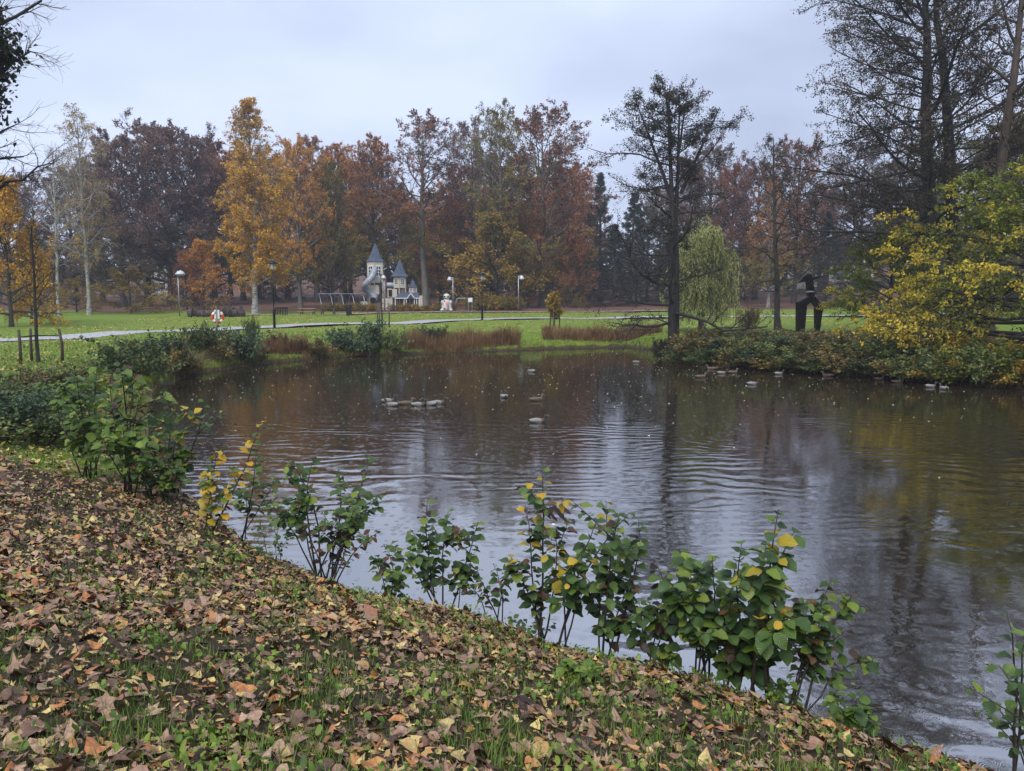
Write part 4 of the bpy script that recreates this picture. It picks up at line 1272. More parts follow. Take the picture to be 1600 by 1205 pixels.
def duck_mesh(name, drake):
    b = MB(); S = 12
    prof = [(-.27, .012, .012, .115), (-.22, .045, .03, .095), (-.14, .085, .06, .07), (-.03, .105, .078, .055), (.08, .098, .08, .055), (.15, .07, .07, .07), (.185, .045, .05, .10),
            (.195, .036, .036, .15), (.205, .045, .042, .195), (.225, .042, .036, .215), (.255, .026, .02, .205), (.275, .018, .008, .198), (.315, .014, .004, .192)]
    vs_ = []
    for i, (x, w, h, z) in enumerate(prof):
        for k in range(S):
            a = 2 * PI * k / S
            if 6 <= i <= 8:       # neck rises: rings tilt towards horizontal
                vs_.append((x + math.sin(a) * h * -.7, math.cos(a) * w, z + math.sin(a) * h * .5))
            else:
                vs_.append((x, math.cos(a) * w, z + math.sin(a) * h))
    fs_ = []
    for i in range(len(prof) - 1):
        for k in range(S):
            j = (k + 1) % S
            fs_.append((i * S + k, i * S + j, (i + 1) * S + j, (i + 1) * S + k))
    fs_ += [tuple(range(S - 1, -1, -1)), tuple(range((len(prof) - 1) * S, len(prof) * S))]
    b.add(vs_, fs_)
    me_ = b.mesh(name, D_body if drake else D_brown, True)
    for m in (D_head, D_breast, D_bill):
        me_.materials.append(m)
    for pidx, pl in enumerate(me_.polygons):
        i = pidx // S
        if drake:
            pl.material_index = 1 if i <= 0 or 6 <= i <= 9 else (2 if 4 <= i <= 5 else (3 if i >= 10 else 0))
        else:
            pl.material_index = 3 if i >= 10 else 0
    return me_


drake, hen = duck_mesh('duck', True), duck_mesh('duck', False)
wingm = MB().lathe([(.01, -.16), (.05, -.1), (.075, 0), (.06, .1), (.02, .15)], 8)
wingm.v = [(v[2], v[1] * .35, v[0] * .75) for v in wingm.v]
wing_d = wingm.mesh('wing', D_body, True); wing_h = wingm.mesh('wing', D_brown, True)
DUCKS = [(607, 628, 1, .3), (612, 634, 1, 2.8), (634, 632, 0, .2), (654, 634, 1, .1), (671, 633, 1, 3.0), (685, 631, 1, .1), (787, 621, 1, 1.9), (830, 581, 1, 2.6), (838, 626, 0, .4), (840, 660, 1, .15),
         (995, 567, 1, .1), (1095, 590, 0, .3), (1112, 577, 0, 2.7), (1128, 584, 1, .2), (1145, 583, 0, .3), (1176, 601, 1, .1), (1217, 585, 1, .3), (1293, 588, 0, 2.4), (1374, 594, 0, .4),
         (1403, 598, 0, .1), (1454, 605, 1, .2), (1474, 608, 1, 1.6)]
for i, (x, y, dr, rz) in enumerate(DUCKS):
    q = pz(x, y, 0)
    if pond_dist(np.array([q[0]]), np.array([q[1]]))[0] > -.35:
        q = pz(x, y + 6, 0)
    near_bank = x > 1050
    if i < 6:
        lab, g = (('grey mallard drake with dark head in the cluster of ducks' if dr else 'mottled brown duck in the cluster of drakes'), 'mallards clustered on the open water')
    elif near_bank:
        lab, g = (('mallard drake with dark head swimming along the shrubby bank' if dr else 'brown duck resting on the water under the shrubby bank'), 'mallards along the shrubby bank')
    else:
        lab, g = {6: ('lone drake facing away between the duck cluster and a brown hen', None), 7: ('lone drake near the reeds of the lawn shore', None), 8: ('lone brown hen beside the drake that faces away', None),
                  9: ('drake swimming alone furthest out from the reed shore', None), 10: ('lone drake swimming beside the foot of the alder', None)}[i]
    e = empty('duck', (q[0], q[1], -.03), rz, lab, 'duck', g or 'mallards on the pond')
    obj('body', drake if dr else hen, e)
    for s in (-1, 1):
        obj('wing', wing_d if dr else wing_h, e, (-.04, s * .085, .085))
# ------------------------------------------------------------------ staked saplings
def stakes(r, h, s, bits=True):
    for k, a in enumerate((.3, 2.4, 4.5)):
        x, y = math.cos(a) * s, math.sin(a) * s
        MB().tube([(x, y, -.15), (x * 1.02 + .02, y, h * .5), (x * .94, y, h)], [.055, .05, .045], 7).build('stake', wood_dark, r, smooth=True)
        MB().tube([(x, y, h * .78), (0, 0, h * .80)], .022, 5).build('tie', dark_metal, r)


def sapling(x, y, ytop, seed, label, leafm, nl, W, leaf=.09, tilt=(0, 0), st=(1.3, .55), n1=16):
    p = pg(x, y); h = height_to(x, ytop, p[1], p[2])
    mm = tree_meshes(seed, H=h, r0=.05, W=W, t0=.35, n1=n1, n2=5, n3=4, nl=nl, leaf=leaf, prof='column', a_lo=.9, a_hi=.4, trop1=.06, wobble=.1, twr=.006, lean=tilt, jitter=.05)
    r = make_tree('young_tree', mm, B_dark, leafm, p, 0, label)
    stakes(r, *st)
    return r


sapling(60, 566, 352, 81, 'bare young tree tied to rough stakes on the lawn beside the path', F_ochre, 0, 1.3, st=(1.15, .75))
sapling(597, 513, 428, 82, 'slender bare sapling with low stakes in front of the castle', F_ochre, 0, .5, st=(1.9, .55), n1=6)
sapling(866, 514, 463, 83, 'small round topped sapling with yellow leaves and stakes', F_ochre, 8, 1.0, leaf=.16, st=(1.3, .4), n1=22)

# ------------------------------------------------------------------ bank shrubs and reeds
F_bramble = foliage('leaves_bramble', [(.1, (0.028, 0.048, 0.017)), (.5, (0.077, 0.119, 0.036)), (.9, (0.196, 0.224, 0.063))], patch=.9, trans=.2)
F_brown_b = foliage('leaves_bramble_brown', [(.1, (0.049, 0.039, 0.020)), (.4, (0.119, 0.105, 0.036)), (.7, (0.182, 0.140, 0.049)), (.95, (0.336, 0.238, 0.056))], patch=.9, trans=.2)
F_bluegreen = foliage('leaves_blue_green', [(.1, (0.020, 0.042, 0.020)), (.5, (0.049, 0.091, 0.045)), (.9, (0.119, 0.175, 0.077))], patch=.9, trans=.2)
F_yellowsh = foliage('leaves_yellow_shrub', [(.1, (.11, .075, .016)), (.5, (.26, .17, .025)), (.9, (.45, .30, .035))], patch=.9, trans=.2)


def bush_mesh(seed, n=16, nl=5, leaf=.10, spread=.9):
    rg = np.random.default_rng(seed)
    P = np.zeros((n, 6, 3)); a = rg.uniform(0, 2 * PI, n); rr = np.sqrt(rg.uniform(0, 1, n)) * .35
    P[:, 0, 0], P[:, 0, 1] = np.cos(a) * rr, np.sin(a) * rr
    P[:, 0, 2] = -.1
    out = rg.uniform(.1, spread, n); d = nrm(np.stack([np.cos(a) * out, np.sin(a) * out, np.ones(n)], -1))
    Ln = rg.uniform(.7, 1.15, n)
    for k in range(1, 6):
        d = nrm(d + rg.normal(0, .1, d.shape) - np.array([0, 0, .05]))
        P[:, k] = P[:, k - 1] + d * (Ln / 5)[:, None]
    R = np.full((n, 6), .014) * np.linspace(1, .4, 6)[None]
    P1, R1, L1, t, i = spawn(rg, P, R, 8, .15, 1.0, .8, lambda t, i: rg.uniform(.2, .45, len(t)), .0, .15, 4, .6, rmin=.004)
    P2, R2, L2, t, i = spawn(rg, P1, R1, 4, .2, 1.0, .8, lambda t, i: rg.uniform(.1, .22, len(t)), .0, .15, 3, .6, rmin=.003)
    C, ax = along(rg, P2, nl, .1, .04)
    return join_np([tubes_np(P, R, 5), tubes_np(P1, R1, 3), tubes_np(P2, R2, 3)]), cards(rg, C, leaf * rg.uniform(.6, 1.3, len(C)), .7, ax, .3, .25)


BUSH = []
for k in range(3):
    (tv, tq), (cv, cq) = bush_mesh(90 + k, leaf=.095)
    BUSH.append((mesh_np('stem', tv, tq, mat=B_brown), mesh_np('foliage', cv, cq, mat=F_bramble)))
rb = random.Random(77)


def bush(x, y, D, h, w, leafm, label, group, name='shrub', dy=0, P=None):
    p = P if P is not None else (pg(x, y) if D is None else at(x, D))
    st, fo = BUSH[rb.randrange(3)]
    r = empty(name, p, rb.uniform(0, 6.28), label, 'shrub', group)
    r.scale = (w, w, h)
    obj('stem', st, r)
    o = obj('foliage', fo, r)
    o.material_slots[0].link = 'OBJECT'; o.material_slots[0].material = leafm
    return r


# shrubby bank beyond the pond: three named stretches
for i in range(34):
    x = 1062 + i * 12.5 + rb.uniform(-6, 6)
    row = i % 3
    D = shore_far(x) + [.15, .9, 1.9][row]
    f = [F_bramble, F_brown_b, F_bluegreen, F_brown_b, F_bramble][(i * 3) % 5]
    lab = {F_bramble: 'green bramble shrub hanging over the far bank of the pond', F_brown_b: 'brownish yellow bramble shrub on the far bank of the pond', F_bluegreen: 'blue green leafy shrub on the far bank of the pond'}[f]
    bush(x, 0, D, rb.uniform(.5, .95), rb.uniform(1.1, 1.6), f, lab, 'shrubs along the far bank')
for i in range(16):
    x = 1440 + i * 16
    D = shore_far(x) + [.15, 1.2][i % 2]
    bush(x, 0, D, rb.uniform(.8, 1.3), rb.uniform(1.1, 1.6), [F_bramble, F_ygreen, F_yellowsh][i % 3], ['green', 'yellow green', 'ochre yellow'][i % 3] + ' low shrub at the waterline under the yellow hornbeam', 'shrubs under the hornbeam')
for i in range(14):
    x = 1110 + i * 27
    bush(x, 0, shore_far(x) + 3.2 + (i % 3) * 2.2, rb.uniform(.55, .85), rb.uniform(1.2, 1.7), [F_brown_b, F_bramble, F_brown_b][i % 3], 'weedy shrub in the rough grass around the sculpture', 'shrubs around the sculpture')
# suckers at the alder's foot
for k, (dx, dy) in enumerate(((.3, -.3), (-.35, -.1), (.1, .4))):
    bush(0, 0, None, 1.1, .8, F_alder, "dark sucker shoots around the alder's foot in the water", 'suckers at the alder foot', P=(ba[0] + dx, ba[1] + dy, .0))
# far shore on the lawn side
for (x, y, h, w, f, lab) in ((572, 553, 1.6, 1.5, F_bluegreen, 'dense blue green shrub at the lawn shore'), (545, 556, 1.25, 1.2, F_bluegreen, 'blue green shrub at the reed end of the dense one'), (598, 551, 1.3, 1.2, F_bramble, 'green shrub between the blue green ones and the brown reeds'),
                             (672, 536, 1.0, 1.1, F_bluegreen, 'small leafy shrub standing behind the brown reeds'), (490, 558, .8, 1.1, F_brown_b, 'brownish low shrub where the orange reeds end'), (365, 560, 1.4, 1.3, F_bluegreen, 'blue green shrub near the lifebuoy post'),
                             (340, 562, 1.2, 1.1, F_brown_b, 'brown thin shrub below the lifebuoy'), (315, 560, 1.5, 1.0, F_bramble, 'green shrub behind the yellow grass clump'), (392, 564, .9, 1.0, F_brown_b, 'low brownish shrub beside the orange reeds'),
                             (395, 545, 1.5, .5, F_bramble, 'tall slim weed at the shore beside the path lamp'), (437, 545, .8, .6, F_brown_b, 'dried seed head plant on the shore'), (792, 535, .9, .5, F_brown_b, 'thin twiggy plant behind the reeds'),
                             (265, 580, 1.2, 1.2, F_brown_b, 'brown yellow shrub behind the shore weeds'), (240, 575, 1.3, 1.3, F_bluegreen, 'blue green shrub on the bend of the shore'), (205, 590, 1.3, 1.4, F_bramble, 'leafy shrub above the shore bend'),
                             (1170, 512, 1.6, 1.0, F_brown_b, 'thin brown shrub on the lawn behind the bank')):
    bush(x, y, None, h, w, f, lab, None)
# hedge of low yellow shrubs in front of the castle
for i in range(26):
    x = 505 + i * 8 + rb.uniform(-3, 3)
    if 592 < x < 612 or 690 < x < 704:
        continue
    bush(x, 0, 94.5 + rb.uniform(-.5, .5), rb.uniform(.55, 1.0), rb.uniform(.7, 1.0), [F_yellowsh, F_ochre, F_olive][i % 3], ['bright yellow', 'ochre', 'olive'][i % 3] + ' low shrub in the hedge in front of the play castle', 'yellow hedge of the playground')
for i in range(9):
    bush(742 + i * 8, 0, 97.5, rb.uniform(1.4, 2.0), 1.4, [F_olive, F_yellowsh][i % 2], 'olive yellow shrub behind the black lantern lamp', 'shrubs behind the notice board')
# weeds on the near left slope
for i in range(20):
    x, y = rb.uniform(-30, 110), rb.uniform(620, 695)
    bush(x, y, None, rb.uniform(.45, .8), rb.uniform(.7, 1.1), [F_bramble, F_bluegreen, F_bramble, F_brown_b][i % 4], ['green', 'blue green', 'green', 'brownish'][i % 4] + ' low weed thicket on the bank above the pond', 'weeds on the near bank')


def blades(rg, B, h, w, lean, seg=3, curve=.5):
    """grass blades as bent strips"""
    N = len(B); a = rg.uniform(0, 2 * PI, N); dirv = np.stack([np.cos(a), np.sin(a), 0 * a], -1); side = np.stack([-np.sin(a), np.cos(a), 0 * a], -1)
    V = np.zeros((N, (seg + 1) * 2, 3))
    for k in range(seg + 1):
        t = k / seg
        c = B + dirv * (lean * h * (t * .4 + curve * t * t))[:, None] + np.array([0, 0, 1.0]) * (h * t * (1 - .35 * lean * curve * t))[:, None]
        ww = (w * (1 - .85 * t))[:, None]
        V[:, 2 * k] = c - side * ww; V[:, 2 * k + 1] = c + side * ww
    o = np.arange(N)[:, None] * (seg + 1) * 2
    q = np.concatenate([np.stack([o[:, 0] + 2 * k, o[:, 0] + 2 * k + 1, o[:, 0] + 2 * k + 3, o[:, 0] + 2 * k + 2], -1) for k in range(seg)])
    return V.reshape(-1, 3), q


F_reed = foliage('dry_reeds', [(.1, (.07, .030, .016)), (.5, (.17, .085, .042)), (.9, (.30, .19, .085))], patch=1.2, trans=.2)
F_grass = foliage('grass_blades', [(.1, (0.040, 0.075, 0.011)), (.5, (0.086, 0.155, 0.021)), (.9, (0.184, 0.253, 0.040))], patch=.9, trans=.25)
F_drygrass = foliage('dry_grass', [(.1, (.08, .06, .02)), (.5, (.19, .155, .045)), (.9, (.30, .25, .075))], patch=.9, trans=.25)
rg = np.random.default_rng(5)
for (x0, y0, x1, y1, n, h, lab) in ((392, 567, 472, 561, 2600, .62, 'orange brown reeds beside the blue green shrub'), (628, 553, 812, 546, 5200, .75, 'long strip of red brown reeds along the lawn shore'),
                                    (848, 543, 1035, 541, 5200, .62, 'dark red brown reeds running up to the alder'), (470, 562, 530, 557, 700, .4, 'thin reeds between the shrubs of the lawn shore')):
    t = rg.uniform(0, 1, n); a0, a1 = pz(x0, y0, .02), pz(x1, y1, .02)
    B = a0[None] * (1 - t)[:, None] + a1[None] * t[:, None]
    B[:, 1] += rg.uniform(-.1, 1.5, n)
    B[:, 2] = np.maximum(terr(B[:, 0], B[:, 1]), -.05) - .03
    v, q = blades(rg, B, h * rg.uniform(.6, 1.3, n) * (1 + .35 * wob(B[:, 0], B[:, 1], 2.5, 4) + .3 * wob(B[:, 0], B[:, 1], .7, 14)), np.full(n, .013), rg.uniform(0, .7, n), 3)
    tag(obj('reeds', mesh_np('reeds', v, q, mat=F_reed)), lab, 'reeds', kind='stuff')
# grass clumps: single plants
for (x, y, n, h, lab, f) in ((293, 581, 900, 1.15, 'rounded yellow ornamental grass clump at the water edge', F_drygrass), (622, 930, 330, .42, 'dark green grass tussock with arching blades at the pond edge', F_grass), (560, 560, 300, .7, 'tuft of pale grass at the shore of the lawn', F_drygrass)):
    p = pg(x, y)
    B = np.stack([rg.normal(0, .09 if x == 622 else .28, n), rg.normal(0, .08 if x == 622 else .25, n), np.full(n, -.03)], -1)
    v, q = blades(rg, B, h * rg.uniform(.6, 1.15, n), np.full(n, .0045 if x == 622 else .008), rg.uniform(.5, 1.4, n), 5, .9)
    e = empty('grass_clump', p, 0, lab, 'grass')
    obj('leaf_tuft', mesh_np('leaf_tuft', v, q, mat=f), e)['kind'] = 'stuff'

# ------------------------------------------------------------------ leaves, grass and weeds on the near bank
def maple_template():
    ang = np.radians([-150, -118, -92, -66, -38, -18, 0, 18, 38, 66, 92, 118, 150])
    rad = np.array([.42, .30, .62, .34, .88, .46, 1.0, .46, .88, .34, .62, .30, .42])
    ring = np.stack([np.sin(ang) * rad, np.cos(ang) * rad, 0 * ang], -1)
    V = np.concatenate([[(0, -.08, 0)], ring, [(0, -.75, 0.02), (.02, -.75, .02)]])
    T = [(0, i + 1, i + 2) for i in range(12)] + [(0, 14, 15)]
    return V * np.array([.55, .55, 1]), np.array(T)


def ovate_template(w=.38, n=4, serr=0.0):
    V, T = [], []
    for i in range(n + 1):
        s = i / n
        ww = w * (math.sin(PI * min(1, s ** .85)) ** .75 if 0 < s < 1 else 0.0) * (1 + (serr if i % 2 else -serr))
        V += [(-ww, s - .5, 0), (0, s - .5, 0), (ww, s - .5, 0)]
    for i in range(n):
        a, b_ = 3 * i, 3 * i + 3
        T += [(a, a + 1, b_ + 1), (a, b_ + 1, b_), (a + 1, a + 2, b_ + 2), (a + 1, b_ + 2, b_ + 1)]
    return np.array(V, float), np.array(T)


def scatter(rg, tmpl, P, size, tilt, curl, fold, lift, normal=None):
    V0, T0 = tmpl; N, M = len(P), len(V0)
    V = np.repeat(V0[None], N, 0) * size[:, None, None]
    x, y = V0[:, 0][None], V0[:, 1][None]
    V[..., 2] += (curl[:, None] * (y ** 2) + fold[:, None] * np.abs(x) + rg.normal(0, .35, (N, 1)) * x * y + .12 * np.sin(7 * x + rg.uniform(0, 6, (N, 1)))) * size[:, None]
    a = rg.uniform(0, 2 * PI, N); tx, ty = rg.normal(0, tilt, N), rg.normal(0, tilt, N)
    ca, sa = np.cos(a)[:, None], np.sin(a)[:, None]
    X = V[..., 0] * ca - V[..., 1] * sa; Y = V[..., 0] * sa + V[..., 1] * ca
    Z = V[..., 2] + X * np.tan(np.clip(tx, -1, 1))[:, None] + Y * np.tan(np.clip(ty, -1, 1))[:, None]
    if normal is not None:
        Z = Z + X * normal[:, 0:1] + Y * normal[:, 1:2]
    W = np.stack([X + P[:, 0:1], Y + P[:, 1:2], Z + P[:, 2:3] + lift[:, None]], -1)
    T = T0[None] + (np.arange(N) * M)[:, None, None]
    return W.reshape(-1, 3), T.reshape(-1, 3)


def slope(x, y, e=.15):
    return np.stack([(terr(x + e, y) - terr(x - e, y)) / (2 * e), (terr(x, y + e) - terr(x, y - e)) / (2 * e)], -1)


def bank_points(rg, n, r0=1.7, r1=14.0, pw=1.0, a0=-50, a1=52, dmin=.02):
    r_ = (r0 ** (1 - pw + 1e-6) + rg.uniform(0, 1, n) * (r1 ** (1 - pw + 1e-6) - r0 ** (1 - pw + 1e-6))) ** (1 / (1 - pw + 1e-6))
    a = np.radians(rg.uniform(a0, a1, n)); x, y = r_ * np.sin(a), r_ * np.cos(a)
    d_ = pond_dist(x, y)
    k = d_ > dmin
    x, y, d_ = x[k], y[k], d_[k]
    return np.stack([x, y, terr(x, y)], -1), d_


LIT = [(.0, (0.038, 0.024, 0.018)), (.15, (0.101, 0.061, 0.043)), (.30, (0.203, 0.121, 0.081)), (.44, (0.311, 0.196, 0.135)), (.56, (0.419, 0.290, 0.196)), (.64, (0.230, 0.149, 0.111)), (.72, (0.378, 0.142, 0.051)), (.80, (0.486, 0.257, 0.101)), (.88, (0.351, 0.284, 0.121)), (1, (0.621, 0.486, 0.189))]


def litter_mat(name, obj_rand):
    m, N, L, b = new_mat(name)
    if obj_rand:
        k = N.new('ShaderNodeObjectInfo').outputs['Random']
    else:
        k = N.new('ShaderNodeNewGeometry').outputs['Random Per Island']
    n1 = noise(N, L, 3.0 if obj_rand else 32, 4, .65)
    kk = math_node(N, L, 'ADD', k, math_node(N, L, 'MULTIPLY_ADD', n1, .42, -.21))
    r = ramp(N, LIT); L.new(kk, r.inputs[0])
    c = mixrgb(N, L, 1.0, r.outputs[0], mixrgb(N, L, noise(N, L, 9 if obj_rand else 95, 3, .7), (.35, .34, .33), (1.55, 1.5, 1.45)), 'MULTIPLY')
    L.new(c, b.inputs['Base Color']); b.inputs['Roughness'].default_value = .55; b.inputs['Specular IOR Level'].default_value = .28
    return m


M_lit, M_lit_o = litter_mat('fallen_leaves', False), litter_mat('fallen_leaf', True)
F_weed = foliage('weed_leaves', [(.1, (0.040, 0.086, 0.011)), (.5, (0.098, 0.178, 0.021)), (.9, (0.218, 0.299, 0.040))], patch=1.5, trans=.3)
MAP, OVA, OVB = maple_template(), ovate_template(.36, 4), ovate_template(.28, 3)
OVC = (np.array([(0, -.5, 0), (.34, -.05, 0), (.2, .3, .05), (0, .5, 0), (-.2, .3, .05), (-.34, -.05, 0)], float), np.array([(0, 1, 5), (1, 2, 4), (1, 4, 5), (2, 3, 4)]))
rl = np.random.default_rng(21)
Vs, Ts, off = [], [], 0


def push(V, T):
    global off
    Vs.append(V); Ts.append(T + off); off += len(V)


for tm, n, sz, seed in ((MAP, 6500, .070, 1), (OVA, 14000, .050, 2), (OVB, 26000, .030, 3), (OVC, 80000, .055, 4)):
    P, d_ = bank_points(rl, n, *((5.0, 16, .6) if seed == 4 else (1.7, 16, 1.25)))
    dens = sm(15, 8, P[:, 1] + .18 * P[:, 0] + 1.5 * wob(P[:, 0], P[:, 1], 5, 7)) * .85 + .12
    gp = wob(P[:, 0], P[:, 1], .8, 31)
    dens *= np.where(gp > .15, .38, .85)
    k = rl.uniform(0, 1, len(P)) < dens
    P = P[k]
    N = len(P)
    push(*scatter(rl, tm, P, sz * rl.lognormal(0, .38, N), .28, rl.normal(0, .8, N), rl.normal(.1, .3, N), rl.uniform(.004, .045, N), slope(P[:, 0], P[:, 1])))
lit_me = mesh_np('leaf_litter', np.concatenate(Vs), tris=np.concatenate(Ts), mat=M_lit, smooth=True)
tag(obj('leaf_litter', lit_me), 'wet brown fallen leaves carpeting the near bank', 'leaves', kind='stuff')
# the largest leaves close by, one object each
LM = []
for k in range(5):
    for tm in (MAP, ovate_template(.36, 6)):
        v, t = scatter(rl, tm, np.zeros((1, 3)), np.array([1.0]), 0.02, rl.normal(0, .7, 1), rl.normal(.15, .35, 1), np.zeros(1))
        LM.append(mesh_np('leaf', v, tris=t, mat=M_lit_o, smooth=True))
P, d_ = bank_points(rl, 900, 2.2, 6.5, 1.6, -38, 36, .05)
P = P[:300]
SLP = slope(P[:, 0], P[:, 1])
for i in range(len(P)):
    o = obj('leaf', LM[rl.integers(len(LM))], ground)
    s = rl.uniform(.07, .13)
    nv = Vector((-SLP[i, 0] + rl.normal(0, .2), -SLP[i, 1] + rl.normal(0, .2), 1)).normalized()
    o.rotation_euler = (nv.to_track_quat('Z', 'Y') @ Euler((0, 0, rl.uniform(0, 6.28))).to_quaternion()).to_euler()
    o.scale = (s, s, s); o.location = P[i] + np.array([0, 0, .035])
# scattered leaves further out on the lawn
Vs, Ts, off = [], [], 0
x = rl.uniform(-36, 34, 70000); y = 11 + 80 * rl.uniform(0, 1, 70000) ** 1.1
d_ = pond_dist(x, y)
dn = .30 + .45 * sm(.0, .6, wob(x, y, 9, 41)) + .4 * sm(-4, -14, x) * sm(45, 25, y)
k = (d_ > .6) & (np.abs(x) < y * .75 + 2) & (rl.uniform(0, 1, len(x)) < dn)
P = np.stack([x[k], y[k], terr(x[k], y[k])], -1); N = len(P)
v, t = scatter(rl, OVC, P, rl.uniform(.06, .15, N), .3, rl.normal(0, .8, N), rl.normal(.1, .3, N), np.full(N, .05))
F_lawnleaf = foliage('lawn_leaves', [(.1, (.12, .07, .025)), (.5, (.30, .20, .05)), (.9, (.48, .36, .10))], patch=.2, trans=0)
tag(obj('scattered_leaves', mesh_np('scattered_leaves', v, tris=t, mat=F_lawnleaf)), 'yellow leaves scattered over the lawn', 'leaves', kind='stuff')
# pale specks on the pond: floating leaves, and sky glints of rain rings as colour
x = rl.uniform(-14, 26, 9000); y = rl.uniform(4, 48, 9000)
k = (pond_dist(x, y) < -.3) & (np.abs(x) < y * .75 + 2) & (rl.uniform(0, 1, len(x)) < .03 + .4 * sm(16, 30, y))
P = np.stack([x[k], y[k], np.full(k.sum(), .006)], -1); N = len(P)
v, t = scatter(rl, OVC, P, rl.uniform(.03, .075, N), .03, rl.normal(0, .1, N), rl.normal(.05, .1, N), np.full(N, .002))
F_fleck = foliage('floating_leaves_and_glints', [(.1, (.16, .12, .06)), (.5, (.40, .36, .25)), (.9, (.60, .56, .42))], trans=0)
tag(obj('floating_leaves_and_glints', mesh_np('floating_leaves_and_glints', v, tris=t, mat=F_fleck)), 'small pale floating leaves and painted sky glints of rain rings on the pond', 'leaves', kind='stuff')

# grass blades: tufts near, sparse further
rgx = np.random.default_rng(33)
P, d_ = bank_points(rgx, 135000, 1.7, 15, 1.15)
gp = wob(P[:, 0], P[:, 1], .8, 31) + .4 * wob(P[:, 0], P[:, 1], .25, 32)
k = (rgx.uniform(0, 1, len(P)) < .20 + .75 * sm(.0, .4, gp) + .25 * sm(9, 13, P[:, 1]))
P = P[k]; N = len(P)
v, q = blades(rgx, P - np.array([0, 0, .01]), rgx.uniform(.035, .11, N), np.full(N, .0024) * (1 + P[:, 1] * .08), rgx.uniform(.1, .9, N), 2)
tag(obj('grass', mesh_np('grass', v, q, mat=F_grass)), 'short green grass growing through the fallen leaves', 'grass', kind='stuff')
# longer lawn grass on the left slope and along the lawn shore
x = rgx.uniform(-24, 34, 120000); y = 11 + 42 * rgx.uniform(0, 1, 120000) ** 1.2
d_ = pond_dist(x, y)
k = (d_ > .06) & (np.abs(x) < y * .72 + 2)
P = np.stack([x[k], y[k], terr(x[k], y[k])], -1); N = len(P)
v, q = blades(rgx, P - np.array([0, 0, .02]), rgx.uniform(.05, .13, N), .004 + P[:, 1] * .00035, rgx.uniform(.1, .9, N), 1)
F_lawn = foliage('lawn_grass', [(.1, (0.057, 0.109, 0.011)), (.5, (0.115, 0.201, 0.018)), (.9, (0.207, 0.299, 0.034))], patch=.25, trans=.2)
tag(obj('lawn_grass', mesh_np('lawn_grass', v, q, mat=F_lawn)), 'grass of the lawn around the pond', 'grass', kind='stuff')
# leafy weeds
P, d_ = bank_points(rgx, 46000, 1.9, 14, 1.15)
gp = wob(P[:, 0], P[:, 1], 1.3, 51) + .5 * wob(P[:, 0], P[:, 1], .4, 52)
k = rgx.uniform(0, 1, len(P)) < .07 + .85 * sm(.05, .5, gp + .9 * sm(2.8, .3, d_) * sm(4.8, 6.5, P[:, 1]) - .1)
P = P[k]; N = len(P)
v, t = scatter(rgx, OVA, P, rgx.uniform(.014, .038, N), .5, rgx.normal(-.2, .5, N), rgx.normal(.3, .2, N), rgx.uniform(.02, .10, N))
tag(obj('weeds', mesh_np('weeds', v, tris=t, mat=F_weed, smooth=True)), 'small leafy green weeds along the pond edge', 'weeds', kind='stuff')

# rough grass and weeds fringing the far shore
t_ = rgx.uniform(0, 1, 26000); n_ = len(POND)
seg = rgx.integers(0, n_, 26000)
A_, B_ = POND[seg], POND[(seg + 1) % n_]
Q = A_ * (1 - t_)[:, None] + B_ * t_[:, None] + rgx.normal(0, .45, (26000, 2))
d_ = pond_dist(Q[:, 0], Q[:, 1])
k = (d_ > -.08) & (d_ < 1.2) & (Q[:, 1] > 13) & (np.abs(Q[:, 0]) < Q[:, 1] * .75 + 3)
Q = Q[k]; P = np.stack([Q[:, 0], Q[:, 1], np.maximum(terr(Q[:, 0], Q[:, 1]), -.03) - .02], -1); N = len(P)
v, q = blades(rgx, P, rgx.uniform(.12, .42, N), np.full(N, .010), rgx.uniform(.2, 1.1, N), 2)
F_fringe = foliage('fringe_grass', [(.1, (.05, .07, .018)), (.4, (.12, .14, .03)), (.7, (.20, .16, .05)), (.95, (.24, .13, .05))], patch=.6, trans=.2)
tag(obj('shore_grass', mesh_np('shore_grass', v, q, mat=F_fringe)), 'rough grass fringing the far shore of the pond', 'grass', kind='stuff')
# ------------------------------------------------------------------ saplings and plants at the pond edge: every leaf an object
L_green = single_leaf('leaf_dark_green', [(.0, (.026, .056, .014)), (.5, (.058, .115, .026)), (.85, (.11, .18, .038)), (1, (.22, .26, .04))])
L_bright = single_leaf('leaf_bright_green', [(.0, (.045, .095, .014)), (.5, (.10, .175, .022)), (1, (.22, .28, .035))])
L_yellow = single_leaf('leaf_yellow', [(.0, (.30, .24, .02)), (.5, (.50, .36, .025)), (1, (.62, .34, .03))])
L_dead = single_leaf('leaf_dead_brown', [(.0, (.028, .017, .012)), (.5, (.075, .040, .022)), (1, (.17, .085, .035))])
S_stem = plain('twig_bark', (.035, .026, .020), .7, nscale=30, namt=.4)
S_green = plain('green_stem', (.075, .085, .030), .6, nscale=30)


def leaf_set(mat, w, seed, n=4):
    rq = np.random.default_rng(seed); out = []
    for k in range(n):
        V, T = ovate_template(w, 7, .07)
        V = V + np.array([0, .5, 0])                                     # stalk end at the origin, blade along +y
        V[:, 2] = -.28 * rq.uniform(.4, 1.3) * V[:, 1] ** 2 + rq.uniform(.15, .45) * np.abs(V[:, 0]) + .05 * np.sin(9 * V[:, 1] + rq.uniform(0, 6)) * (np.abs(V[:, 0]) > .02)
        out.append(mesh_np('leaf', V, tris=T, mat=mat, smooth=True))
    return out


LS = {'g': leaf_set(L_green, .42, 1), 'b': leaf_set(L_bright, .40, 2), 'y': leaf_set(L_yellow, .42, 3), 'd': leaf_set(L_dead, .30, 4)}
rp = random.Random(3)


